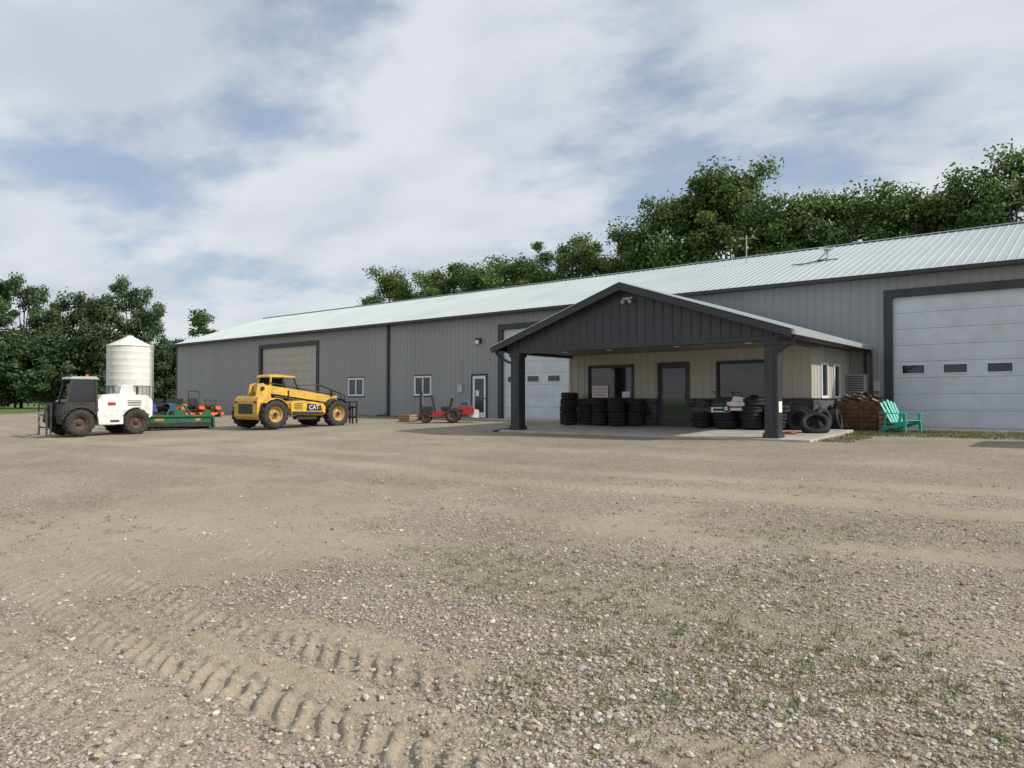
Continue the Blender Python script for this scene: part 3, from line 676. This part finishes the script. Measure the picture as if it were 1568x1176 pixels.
TRK=((2.45,-10.5,-1.7,.031,.6),(3.05,-9.0,-2.4,.022,.75),(4.3,-14,-6.0,.013,.2),(7.2,-16,-4,.011,1.2),(9.8,-14,6,.012,.4),(1.80,-7,-2.4,.024,.55))
def twob(X,ph): return .2*np.sin(X*.5+ph)+.018*(X+5)
def zones(X,Y):
    wob=(fbm(X*.15,Y*.15+9,3,3)-.45)*2.2
    dirt=np.zeros_like(X)
    for yc,w,am in ((4.9,.4,.5),(7.6,.5,.65),(9.9,.5,.95),(11.7,.5,.85),(15.2,.8,.6)):
        dirt=np.maximum(dirt,am*np.exp(-((Y-yc-wob)/w)**2))
    dirt=dirt*(.3+.95*fbm(X*.5,Y*.9,11,4))
    dirt=np.maximum(dirt,sstep(.50,.74,fbm(X*.23,Y*.35,21,5))*.6)
    for yc,x0,x1,am,ph in TRK:
        w=Y-yc-twob(X,ph); m=sstep(x0,x0+1.2,X)*(1-sstep(x1-.5,x1,X))*(1-sstep(.24,.40,np.abs(w)))
        dirt=np.maximum(dirt,m*min(1,am/.028)*(.28+.55*fbm(X*1.2,Y*1.2,83,3)))
    ux,uy=.93,.367; px=X+1.9; py=Y-2.7; s=px*ux+py*uy; w=-px*uy+py*ux
    dirt=np.maximum(dirt,.5*sstep(0,.5,s)*(1-sstep(2.6,3.8,s))*(1-sstep(.22,.36,np.abs(w))))
    g=fbm(X*.45+5,Y*.6,31,4)+.16*np.exp(-((X+1.6)/1.9)**2-((Y-4.8)/1.7)**2)+.10*np.exp(-((X+10)/2.5)**2-((Y-4.5)/2)**2)
    grass=sstep(.57,.78,g)*sstep(0,14,22-np.hypot(X,Y))*.8
    far=np.maximum(sstep(-66,-72,X),sstep(44,47,Y)); far=np.maximum(far,sstep(-20,-40,Y))
    return dirt,grass,far

def lugs(s,w,half=.27,p=.17):
    k=np.abs(w)/half
    ph=(s+np.where(w>0,.5*p,0)-np.abs(w)*.75)/p
    fr=ph-np.floor(ph)
    bar=sstep(.02,.28,fr)*(1-sstep(.42,.72,fr))
    return bar*(1-sstep(.75,1.08,k))*sstep(.02,.12,k)
def height(X,Y):
    z=-(27.4-np.clip(Y,-6,27.4))*.027
    z=z+(fbm(X*.35,Y*.35,41,3)-.45)*.07*sstep(24,16,Y)
    near=sstep(16,7,np.hypot(X,Y))
    z=z+(fbm(X*6,Y*6,51,4)-.47)*.016*near+(fbm(X*22,Y*22,57,2)-.4)*.005*near
    brk=sstep(.25,.52,fbm(X*2.3,Y*2.3,63,3)*1.1); jit=(vn(X*7,Y*7,67)-.5)*.04
    for yc,x0,x1,am,ph in TRK:
        w=Y-yc-twob(X,ph)+jit*.6; s=X+.03*np.sin(Y*9)+jit
        m=sstep(x0,x0+1.2,X)*(1-sstep(x1-.5,x1,X))*(.5+.8*vn(X*1.1,Y*1.5,61)); inside=1-sstep(.22,.36,np.abs(w))
        z=z-am*.4*inside*m+am*lugs(s,w,.29,.155)*m*(.3+.7*brk)+am*.15*np.exp(-((np.abs(w)-.36)/.09)**2)*m
    ux,uy=.93,.367; px=X+1.9; py=Y-2.7
    s=px*ux+py*uy+jit; w=-px*uy+py*ux
    m=sstep(.1,.5,s)*(1-sstep(2.6,3.6,s))*(.5+.8*vn(X*1.4,Y*1.4,71))
    z=z-.010*(1-sstep(.22,.32,np.abs(w)))*m+.027*lugs(s,w,.25,.15)*m*(.3+.7*brk)
    return z
va=R_(90+39.3)
fine=np.linspace(-R_(37),R_(37),620); rest=np.linspace(R_(37),2*math.pi-R_(37),60)[1:-1]
ang=np.concatenate([fine,rest])+va; NA=len(ang)
r=[.25,.6,1.0,1.4,1.8,2.2]
while r[-1]<26: r.append(r[-1]*1.0055)
while r[-1]<4000: r.append(r[-1]*1.06)
r=np.array(r); NR=len(r)
RR,AA=np.meshgrid(r,ang,indexing='ij'); X=(RR*np.cos(AA)).ravel(); Y=(RR*np.sin(AA)).ravel()
Z=height(X,Y)
co=np.stack([X,Y,Z],1); co=np.vstack([co,[[0,0,float(height(np.array([0.]),np.array([0.]))[0])]]])
i=np.arange(NR-1)[:,None]; j=np.arange(NA)[None,:]; j2=(j+1)%NA
quads=np.stack([(i*NA+j),((i+1)*NA+j),((i+1)*NA+j2),(i*NA+j2)],-1).reshape(-1,4)
c0=len(co)-1; tris=np.stack([np.full(NA,c0),np.arange(NA),(np.arange(NA)+1)%NA],1)
def npmesh(name,co,quads,tris=None,smooth=True):
    me=bpy.data.meshes.new(name); nt=0 if tris is None else len(tris)
    me.vertices.add(len(co)); me.vertices.foreach_set('co',co.astype(np.float32).ravel())
    nl=quads.size+(0 if tris is None else tris.size); me.loops.add(nl)
    li=quads.ravel() if tris is None else np.concatenate([quads.ravel(),tris.ravel()])
    me.loops.foreach_set('vertex_index',li.astype(np.int32))
    me.polygons.add(len(quads)+nt)
    ls=np.arange(len(quads))*quads.shape[1]
    if nt: ls=np.concatenate([ls,quads.size+np.arange(nt)*3])
    me.polygons.foreach_set('loop_start',ls.astype(np.int32))
    me.polygons.foreach_set('use_smooth',np.full(len(quads)+nt,smooth))
    me.update(calc_edges=True); me.validate(); return me
gm=npmesh('gravel_ground',co,quads,tris)
dz,gzn,far=zones(co[:,0],co[:,1])
for nm,arr in (('dirt',dz),('weed',gzn),('field',far)):
    a=gm.attributes.new(nm,'FLOAT','POINT'); a.data.foreach_set('value',arr.astype(np.float32))
def ground_mat():
    m=bpy.data.materials.new('gravel'); m.use_nodes=True; nt=m.node_tree; N=nt.nodes; L=nt.links; p=N['Principled BSDF']
    p.inputs['Roughness'].default_value=.9; p.inputs['Specular IOR Level'].default_value=.2
    tc=N.new('ShaderNodeTexCoord'); O=tc.outputs['Object']
    def attr(n):
        a=N.new('ShaderNodeAttribute'); a.attribute_name=n; return a.outputs['Fac']
    def noise(s,d=6,r=.5):
        n=N.new('ShaderNodeTexNoise'); n.inputs['Scale'].default_value=s; n.inputs['Detail'].default_value=d; n.inputs['Roughness'].default_value=r; L.new(O,n.inputs['Vector']); return n.outputs['Fac']
    def vor(s):
        n=N.new('ShaderNodeTexVoronoi'); n.inputs['Scale'].default_value=s; L.new(O,n.inputs['Vector']); return n
    def mixc(f,a,b_):
        x=N.new('ShaderNodeMix'); x.data_type='RGBA'
        for s_,v in (('Factor',f),('A',a),('B',b_)):
            if isinstance(v,(tuple,float)): x.inputs[s_].default_value=v if isinstance(v,float) else (*v,1)
            else: L.new(v,x.inputs[s_])
        return x.outputs['Result']
    def math_(op,a,b_=None,cl=False):
        x=N.new('ShaderNodeMath'); x.operation=op; x.use_clamp=cl
        for i_,v in enumerate((a,b_)):
            if v is None: continue
            if isinstance(v,(int,float)): x.inputs[i_].default_value=v
            else: L.new(v,x.inputs[i_])
        return x.outputs[0]
    def ramp(f,els):
        c=N.new('ShaderNodeValToRGB'); e=c.color_ramp.elements
        while len(e)<len(els): e.new(.5)
        for q,(pos,cc) in zip(e,els): q.position=pos; q.color=(*cc,1)
        L.new(f,c.inputs['Fac']); return c.outputs['Color']
    pal=[(0.,(.13,.105,.078)),(.2,(.26,.215,.155)),(.42,(.38,.325,.24)),(.62,(.45,.39,.295)),(.8,(.35,.32,.275)),(.93,(.55,.505,.42)),(1.,(.68,.64,.56))]
    v1=vor(50.); v2=vor(100.)
    s1=N.new('ShaderNodeSeparateColor'); L.new(v1.outputs['Color'],s1.inputs[0]); s2=N.new('ShaderNodeSeparateColor'); L.new(v2.outputs['Color'],s2.inputs[0])
    c1=ramp(s1.outputs['Red'],pal); c2=ramp(s2.outputs['Red'],pal)
    big=math_('GREATER_THAN',s1.outputs['Green'],.45)
    st=mixc(big,c2,c1)
    gap=N.new('ShaderNodeMapRange'); gap.inputs['From Min'].default_value=.25; gap.inputs['From Max'].default_value=.7; L.new(v1.outputs['Distance'],gap.inputs['Value']); gap.inputs['To Max'].default_value=.6
    st=mixc(gap.outputs['Result'],st,(.18,.145,.10))
    fine=noise(160,3,.7); dcol=ramp(fine,[(.3,(.245,.20,.14)),(.5,(.355,.30,.215)),(.72,(.46,.40,.30))])
    nz=noise(5,6,.65)
    df=math_('ADD',attr('dirt'),math_('MULTIPLY',math_('SUBTRACT',nz,.5),1.6))
    mr=N.new('ShaderNodeMapRange'); mr.interpolation_type='SMOOTHSTEP'; mr.inputs['From Min'].default_value=.15; mr.inputs['From Max'].default_value=.68; mr.inputs['To Max'].default_value=.8; L.new(df,mr.inputs['Value'])
    col=mixc(mr.outputs['Result'],st,dcol)
    lo=noise(.35,5,.6); tone=ramp(lo,[(.3,(.82,.80,.765)),(.52,(1.0,1.0,1.0)),(.75,(1.16,1.15,1.13))])
    mu=N.new('ShaderNodeMix'); mu.data_type='RGBA'; mu.blend_type='MULTIPLY'; mu.inputs['Factor'].default_value=1.; L.new(col,mu.inputs['A']); L.new(tone,mu.inputs['B']); col=mu.outputs['Result']
    wf=math_('MULTIPLY',attr('weed'),math_('GREATER_THAN',noise(34,5,.7),.52)); col=mixc(math_('MULTIPLY',wf,.6),col,(.15,.165,.07))
    gcol=ramp(noise(.8,6,.7),[(.3,(.06,.10,.03)),(.7,(.14,.19,.06))]); col=mixc(attr('field'),col,gcol)
    L.new(col,p.inputs['Base Color'])
    inv=math_('SUBTRACT',1.,mr.outputs['Result'])
    hh=math_('MULTIPLY',math_('SUBTRACT',.7,v1.outputs['Distance']),inv); hh=math_('ADD',hh,math_('MULTIPLY',fine,.35)); hh=math_('ADD',hh,math_('MULTIPLY',math_('SUBTRACT',.7,v2.outputs['Distance']),.3))
    bp=N.new('ShaderNodeBump'); bp.inputs['Strength'].default_value=.85; bp.inputs['Distance'].default_value=.014; L.new(hh,bp.inputs['Height']); L.new(bp.outputs['Normal'],p.inputs['Normal'])
    return m
gm.materials.append(ground_mat())
go=bpy.data.objects.new('gravel_ground',gm); COL.objects.link(go)

rng=np.random.default_rng(5)
def colmat(name,attrn='Col',rough=.8,trans=0.):
    m=bpy.data.materials.new(name); m.use_nodes=True; N=m.node_tree.nodes; L=m.node_tree.links; p=N['Principled BSDF']; p.inputs['Roughness'].default_value=rough
    a=N.new('ShaderNodeAttribute'); a.attribute_name=attrn; L.new(a.outputs['Color'],p.inputs['Base Color'])
    if trans>0:
        p.inputs['Specular IOR Level'].default_value=.3
        t=N.new('ShaderNodeBsdfTranslucent'); L.new(a.outputs['Color'],t.inputs['Color']); mx=N.new('ShaderNodeMixShader'); mx.inputs[0].default_value=trans
        L.new(p.outputs[0],mx.inputs[1]); L.new(t.outputs[0],mx.inputs[2]); L.new(mx.outputs[0],N['Material Output'].inputs['Surface'])
    return m
def setcol(me,c):
    a=me.color_attributes.new('Col','FLOAT_COLOR','POINT'); a.data.foreach_set('color',np.hstack([c,np.ones((len(c),1))]).astype(np.float32).ravel())
NS=62000
rr=2.3*np.exp(rng.random(NS)*math.log(13/2.3)); aa=va+rng.uniform(-R_(37),R_(37),NS)
sx=rr*np.cos(aa); sy=rr*np.sin(aa); dd,gg,_=zones(sx,sy)
keep=(rng.random(NS)>np.clip(dd*1.5+.03,0,.9)); sx=sx[keep];sy=sy[keep]; n=len(sx)
phi=(1+5**.5)/2
ico=np.array([(-1,phi,0),(1,phi,0),(-1,-phi,0),(1,-phi,0),(0,-1,phi),(0,1,phi),(0,-1,-phi),(0,1,-phi),(phi,0,-1),(phi,0,1),(-phi,0,-1),(-phi,0,1)])/math.hypot(1,phi)
ict=np.array([(0,11,5),(0,5,1),(0,1,7),(0,7,10),(0,10,11),(1,5,9),(5,11,4),(11,10,2),(10,7,6),(7,1,8),(3,9,4),(3,4,2),(3,2,6),(3,6,8),(3,8,9),(4,9,5),(2,4,11),(6,2,10),(8,6,7),(9,8,1)])
siz=np.clip(np.exp(rng.normal(math.log(.0072),.48,n)),.003,.023)
V=ico[None]*(1+rng.uniform(-.25,.25,(n,12,1))); V=V*np.stack([rng.uniform(.8,1.4,n),rng.uniform(.7,1.1,n),rng.uniform(.5,.85,n)],1)[:,None,:]
th=rng.random(n)*6.283; ct,s_=np.cos(th)[:,None],np.sin(th)[:,None]
V=np.stack([V[...,0]*ct-V[...,1]*s_,V[...,0]*s_+V[...,1]*ct,V[...,2]],-1)*siz[:,None,None]
V=V+np.stack([sx,sy,height(sx,sy)+siz*.25],1)[:,None,:]
F=(ict[None]+(np.arange(n)*12)[:,None,None]).reshape(-1,3)
me=npmesh('loose_stones',V.reshape(-1,3),F,None,False)
pal=np.array([(.42,.365,.27),(.34,.29,.21),(.49,.44,.355),(.25,.21,.155),(.33,.31,.28),(.58,.54,.46),(.37,.27,.185),(.44,.385,.30),(.38,.365,.34)])
cc=pal[rng.integers(0,len(pal),n)]*rng.uniform(.72,1.08,(n,1)); setcol(me,np.repeat(cc,12,0)); me.materials.append(colmat('stone_mix'))
o=bpy.data.objects.new('loose_gravel_stones',me); COL.objects.link(o)

def blades(name,pts,hmin,hmax,wid,cols,nb,spread):
    n=len(pts); P=np.repeat(pts,nb,0); m=len(P); P=P+np.stack([rng.normal(0,spread,m),rng.normal(0,spread,m),np.zeros(m)],1); P[:,2]=height(P[:,0],P[:,1])
    h=rng.uniform(hmin,hmax,m); a=rng.random(m)*6.283; lean=rng.uniform(.2,1.2,m)
    d=np.stack([np.cos(a),np.sin(a),np.zeros(m)],1); s=np.stack([-np.sin(a),np.cos(a),np.zeros(m)],1)*wid
    up=np.array([[0,0,1.]]); mid=P+d*(h*lean*.4)[:,None]+up*(h*.6)[:,None]; tip=P+d*(h*lean)[:,None]+up*(h*.9)[:,None]
    V=np.stack([P-s*.6,P+s*.6,mid+s,mid-s,tip],1).reshape(-1,3)
    b0=np.arange(m)*5; Q=np.stack([b0,b0+1,b0+2,b0+3],1); T=np.stack([b0+3,b0+2,b0+4],1)
    me=npmesh(name,V,Q,T,False); c=np.array(cols)[rng.integers(0,len(cols),m)]*rng.uniform(.7,1.2,(m,1)); setcol(me,np.repeat(c,5,0)); me.materials.append(colmat(name+'_mat',trans=.3))
    o=bpy.data.objects.new(name,me); COL.objects.link(o)
N0=30000; rr=2.4*np.exp(rng.random(N0)*math.log(16/2.4)); aa=va+rng.uniform(-R_(36),R_(36),N0); wx=rr*np.cos(aa); wy=rr*np.sin(aa)
_,g,_=zones(wx,wy); k=rng.random(N0)<np.clip(g*.26,0,.3)+.0015
pts=np.stack([wx[k],wy[k],0*wx[k]],1)
blades('weed_patches',pts,.008,.036,.0030,[(.13,.19,.05),(.18,.21,.08),(.24,.24,.11),(.11,.16,.045)],9,.022)
px=rng.uniform(-6.2,2.5,1300); py=rng.uniform(22.6,25.05,1300)
p2=np.stack([px,py,0*px],1); p3=np.stack([rng.uniform(-6.1,-5.2,160),rng.uniform(19.8,24,160),np.zeros(160)],1); p4=np.stack([rng.uniform(-40,-24,260),rng.uniform(26.9,27.5,260),np.zeros(260)],1)
blades('weed_strip',np.vstack([p2,p3,p4]),.02,.085,.008,[(.17,.165,.07),(.22,.19,.10),(.11,.16,.05)],8,.07)

# ------------------------------------------------------------------ trees
leafm=colmat('leaves',trans=.38,rough=.5)
HTOP={}
def tree_mesh(name,seed,H,R,base=.22,nc=60,lpc=240,tint=(.115,.185,.050),lw=1.,cs=1.):
    rg=np.random.default_rng(seed); rd=random.Random(seed); b=B()
    cz=H*(base+1)/2; hz=H*(1-base)/2
    C=[]
    for i in range(nc):
        while True:
            v=rg.normal(size=3); v/=np.linalg.norm(v)
            q=rg.uniform(.45,1.)**.6
            lob=1+.22*math.sin(3*math.atan2(v[1],v[0])+seed)+.18*math.sin(5*v[2]+seed*2)
            p=np.array([v[0]*R*q*lob,v[1]*R*q*lob,cz+v[2]*hz*q])
            if p[2]>H*base*.8: break
        C.append(p)
    for i in range(6): C.append(np.array([rg.uniform(-.5,.5)*R,rg.uniform(-.5,.5)*R,H*rg.uniform(.90,1.03)]))
    C=np.array(C)
    tr=.028*H*.55; tp=[(0,0,-.3),(rd.uniform(-.2,.2),rd.uniform(-.2,.2),H*.25),(rd.uniform(-.4,.4),rd.uniform(-.4,.4),H*.55),(rd.uniform(-.5,.5),rd.uniform(-.5,.5),H*.88)]
    b.tube(tp,0,'bark',9,[tr,tr*.75,tr*.45,tr*.12])
    for c in C[::3]:
        f=rd.uniform(.2,.6); z0=min(H*f,c[2]*.75); s0=Vector((0,0,z0)); e=Vector(c); mid=(s0+e)/2+Vector((0,0,.4))
        b.tube([s0,mid,e],0,'bark',6,[tr*.35,tr*.2,.03])
    Vs=[];Cs=[]
    for c in C:
        cr=rg.uniform(.55,1.2)*cs; n=int(lpc*rg.uniform(.6,1.3)); v=rg.normal(size=(n,3)); v/=np.linalg.norm(v,axis=1)[:,None]
        rad=cr*rg.uniform(.15,1.,n)**.5; rad*=1+.28*rg.normal(size=n)
        P=c+v*rad[:,None]*np.array([1,1,.8])
        nrm=v*.6+rg.normal(size=(n,3))*.6+np.array([0,0,.35]); nrm/=np.linalg.norm(nrm,axis=1)[:,None]
        t=np.cross(nrm,rg.normal(size=(n,3))); t/=np.linalg.norm(t,axis=1)[:,None]; u=np.cross(nrm,t)
        s=rg.uniform(.06,.125,n)[:,None]*lw
        Q=np.stack([P-t*s*1.3,P+u*s*.75,P+t*s*1.3,P-u*s*.75],1); Vs.append(Q.reshape(-1,3))
        g=rg.uniform(.7,1.25); base_c=np.array(tint)*g*np.array([rg.uniform(.85,1.25),1,1])
        cc=base_c*rg.uniform(.6,1.4,(n,1)); Cs.append(np.repeat(cc,4,0))
    V=np.vstack(Vs); Cc=np.vstack(Cs); nl=len(V)//4
    wv=np.array([tuple(p) for p in b.v]); nw=len(wv)
    me=bpy.data.meshes.new(name); 
    faces=list(b.f)
    li=[i for f in faces for i in f]; lens=[len(f) for f in faces]
    Lq=(np.arange(nl*4)+nw)
    me.vertices.add(nw+len(V)); me.vertices.foreach_set('co',np.vstack([wv,V]).astype(np.float32).ravel())
    al=np.concatenate([np.array(li),Lq]); me.loops.add(len(al)); me.loops.foreach_set('vertex_index',al.astype(np.int32))
    ls=np.concatenate([[0],np.cumsum(np.array(lens+[4]*nl))[:-1]]); me.polygons.add(len(ls)); me.polygons.foreach_set('loop_start',ls.astype(np.int32))
    me.materials.append(M['bark']); me.materials.append(leafm)
    me.polygons.foreach_set('material_index',np.concatenate([np.zeros(len(faces)),np.ones(nl)]).astype(np.int32))
    me.update(calc_edges=True); me.validate(); setcol(me,np.vstack([np.full((nw,3),.08),Cc]))
    HTOP[name]=float(np.percentile(V[:,2],99.7)); return me
TM=[tree_mesh('tree_mesh_%d'%i,100+i,h,R,bs,74,300) for i,(h,R,bs) in enumerate([(15,4.0,.22),(14,3.5,.28),(16,4.2,.24),(13,3.8,.2),(15,3.2,.22)])]
TN=[tree_mesh('tree_mesh_n%d'%i,150+i,h,R,bs,48,260) for i,(h,R,bs) in enumerate([(15,2.7,.3),(14,2.3,.25)])]
TD=[tree_mesh('tree_mesh_d%d'%i,200+i,h,R,bs,56,210,(.095,.15,.066),1.35) for i,(h,R,bs) in enumerate([(14,4.2,.08),(12,3.2,.08),(8,3.2,.02)])]
SP=tree_mesh('sapling_mesh',303,11,1.3,.25,24,170,(.10,.16,.05),1.3,.75)
def tree(me,x,y,h,w=1.,name='deciduous_tree'):
    s=h/HTOP[me.name]; o=bpy.data.objects.new(name,me); COL.objects.link(o); o.location=(x,y,-.05); o.rotation_euler=(0,0,random.random()*6.28); o.scale=(s*w,s*w,s)
prof=[(-57.0,14.2),(-54.0,12.6),(-51.3,13.4),(-47.5,13.6),(-42.7,13.5),(-39.2,13.2),(-36.2,14.6),(-33,14.2),(-30.9,12.4),(-28.2,14.6),(-25.5,15.8),(-22.9,17.2),(-20.3,17.4),(-18.2,15.0),(-16,14.4),(-13.9,14.6),(-12,13.6),(-10.3,14.2),(-8.4,13.4),(-6.4,14.3),(-4.2,14.9),(-1,14.2),(2.5,14.6),(6.5,15.5),(11,15.)]
for i,(x,h) in enumerate(prof):
    gap=prof[min(i+1,len(prof)-1)][0]-x
    me=TM[(i*2)%5] if gap>3.2 else (TN[i%2] if i%3 else TM[4])
    if i==0: me=TM[4]
    tree(me,x,50+random.uniform(-.8,.8),h,1.12 if x<-36 else 1.05)
for i in range(13):
    x=-55+i*5.4; h=np.interp(x,[p[0] for p in prof],[p[1] for p in prof]); tree(TM[random.randrange(5)],x,56+random.uniform(-1.5,1.5),h*.93,1.15)
for px,py,k,h,w in ((-101.8,27.8,0,15.,1.),(-101,31,0,15.5,.85),(-96.2,32.4,1,11.4,1.),(-95.7,35.4,1,13.6,.95),(-89,35.7,1,13.1,.95),(-89,38.2,0,14.9,.78),(-85.3,38.9,1,11.6,.8),(-83.8,40.3,2,7.9,.9),(-84,44,2,7.2,1.),(-98,29.5,2,9.,1.1),(-94,31.5,2,8.5,1.2),(-91,33.5,2,8,1.2),(-87,36,2,7.5,1.1),(-104,26,2,9,1.3),(-88,41,2,8,1.2),(-92,37.5,2,8,1.2),(-90,47,1,7,1.2),(-100,35,2,8.5,1.3),(-106,29,1,13.5,1.)):
    tree(TD[k],px,py,h,w)
tree(SP,-80.5,42.8,11.2,1.15)
nB=9000; a=rng.uniform(R_(100),R_(200),nB); dist=330+rng.uniform(-10,10,nB); top=5+5*fbm(a*60,a*0,77,4); P=np.stack([np.cos(a)*dist,np.sin(a)*dist,rng.random(nB)**.8*top-.5],1)
t=np.stack([-np.sin(a),np.cos(a),rng.normal(0,.3,nB)],1); s=rng.uniform(.8,1.8,nB)[:,None]; u=np.stack([rng.normal(0,.3,nB),rng.normal(0,.3,nB),np.ones(nB)],1)
V=np.stack([P-t*s,P-u*s*.6,P+t*s,P+u*s*.7],1).reshape(-1,3); me=npmesh('distant_treeline',V,np.arange(nB*4).reshape(-1,4),None,False); setcol(me,np.repeat(np.array([[.07,.10,.06]])*rng.uniform(.6,1.3,(nB,1)),4,0)); me.materials.append(leafm)
o=bpy.data.objects.new('distant_treeline',me); COL.objects.link(o)

# ------------------------------------------------------------------ sun + sky
el=R_(37); az=R_(17)
sd_=Vector((math.cos(el)*math.cos(az),math.cos(el)*math.sin(az),math.sin(el)))
sl_=bpy.data.lights.new('sun','SUN'); sl_.energy=4.1; sl_.angle=R_(.6); sl_.color=(1,.945,.86)
so=bpy.data.objects.new('sun',sl_); COL.objects.link(so); so.rotation_euler=sd_.to_track_quat('Z','Y').to_euler()
w=bpy.data.worlds.new('World'); scene.world=w; w.use_nodes=True; nt=w.node_tree; N=nt.nodes; L=nt.links
bg=N['Background']; bg.inputs['Strength'].default_value=.115
sky=N.new('ShaderNodeTexSky'); sky.sky_type='NISHITA'; sky.sun_disc=False; sky.sun_elevation=el; sky.sun_rotation=R_(73); sky.air_density=1.; sky.dust_density=1.2; sky.ozone_density=1.3
tc=N.new('ShaderNodeTexCoord'); sp=N.new('ShaderNodeSeparateXYZ'); L.new(tc.outputs['Generated'],sp.inputs[0])
def mth(op,a,b_):
    x=N.new('ShaderNodeMath'); x.operation=op
    for i_,v in enumerate((a,b_)):
        if isinstance(v,(int,float)): x.inputs[i_].default_value=v
        else: L.new(v,x.inputs[i_])
    return x.outputs[0]
zz=mth('ADD',mth('MAXIMUM',sp.outputs['Z'],0.),.22)
cx=mth('DIVIDE',sp.outputs['X'],zz); cy=mth('DIVIDE',sp.outputs['Y'],zz)
cb=N.new('ShaderNodeCombineXYZ'); L.new(cx,cb.inputs[0]); L.new(cy,cb.inputs[1])
mp=N.new('ShaderNodeMapping'); mp.inputs['Rotation'].default_value=(0,0,R_(-30)); mp.inputs['Scale'].default_value=(.92,1.22,1); mp.inputs['Location'].default_value=(5.3,2.2,0); L.new(cb.outputs[0],mp.inputs['Vector'])
def wn(s,d,r,dist=0.):
    n=N.new('ShaderNodeTexNoise'); n.inputs['Scale'].default_value=s; n.inputs['Detail'].default_value=d; n.inputs['Roughness'].default_value=r; n.inputs['Distortion'].default_value=dist; L.new(mp.outputs[0],n.inputs['Vector']); return n.outputs['Fac']
def mr_(v,a,b_,c,d):
    x=N.new('ShaderNodeMapRange'); x.interpolation_type='SMOOTHSTEP'; L.new(v,x.inputs['Value'])
    for k,q in zip(('From Min','From Max','To Min','To Max'),(a,b_,c,d)): x.inputs[k].default_value=q
    return x.outputs['Result']
n1=wn(1.5,7,.5,.15); n2=wn(5.,6,.6,.1)
cov=mr_(mth('ADD',mth('MULTIPLY',n1,.8),mth('MULTIPLY',n2,.2)),.36,.51,.24,.97)
shade=N.new('ShaderNodeMix'); shade.data_type='RGBA'; L.new(mr_(wn(1.9,6,.5,.1),.32,.62,0,1),shade.inputs['Factor']); shade.inputs['A'].default_value=(5.0,5.4,6.1,1); shade.inputs['B'].default_value=(6.5,6.75,7.15,1)
blue=N.new('ShaderNodeMix'); blue.data_type='RGBA'; blue.inputs['Factor'].default_value=.35; L.new(sky.outputs[0],blue.inputs['A']); blue.inputs['B'].default_value=(3.2,4.4,6.4,1)
mx=N.new('ShaderNodeMix'); mx.data_type='RGBA'; L.new(cov,mx.inputs['Factor']); L.new(blue.outputs['Result'],mx.inputs['A']); L.new(shade.outputs['Result'],mx.inputs['B'])
L.new(mx.outputs['Result'],bg.inputs['Color'])

# ------------------------------------------------------------------ camera
cam=bpy.data.cameras.new('camera'); cam.sensor_width=36; cam.lens=25.94; cam.clip_end=9000; cam.clip_start=.05
co_=bpy.data.objects.new('camera',cam); COL.objects.link(co_); co_.location=(0,0,.86); co_.rotation_euler=(R_(91.32),0,R_(39.3)); scene.camera=co_
scene.view_settings.view_transform='Standard'; scene.view_settings.look='None'; scene.view_settings.exposure=0
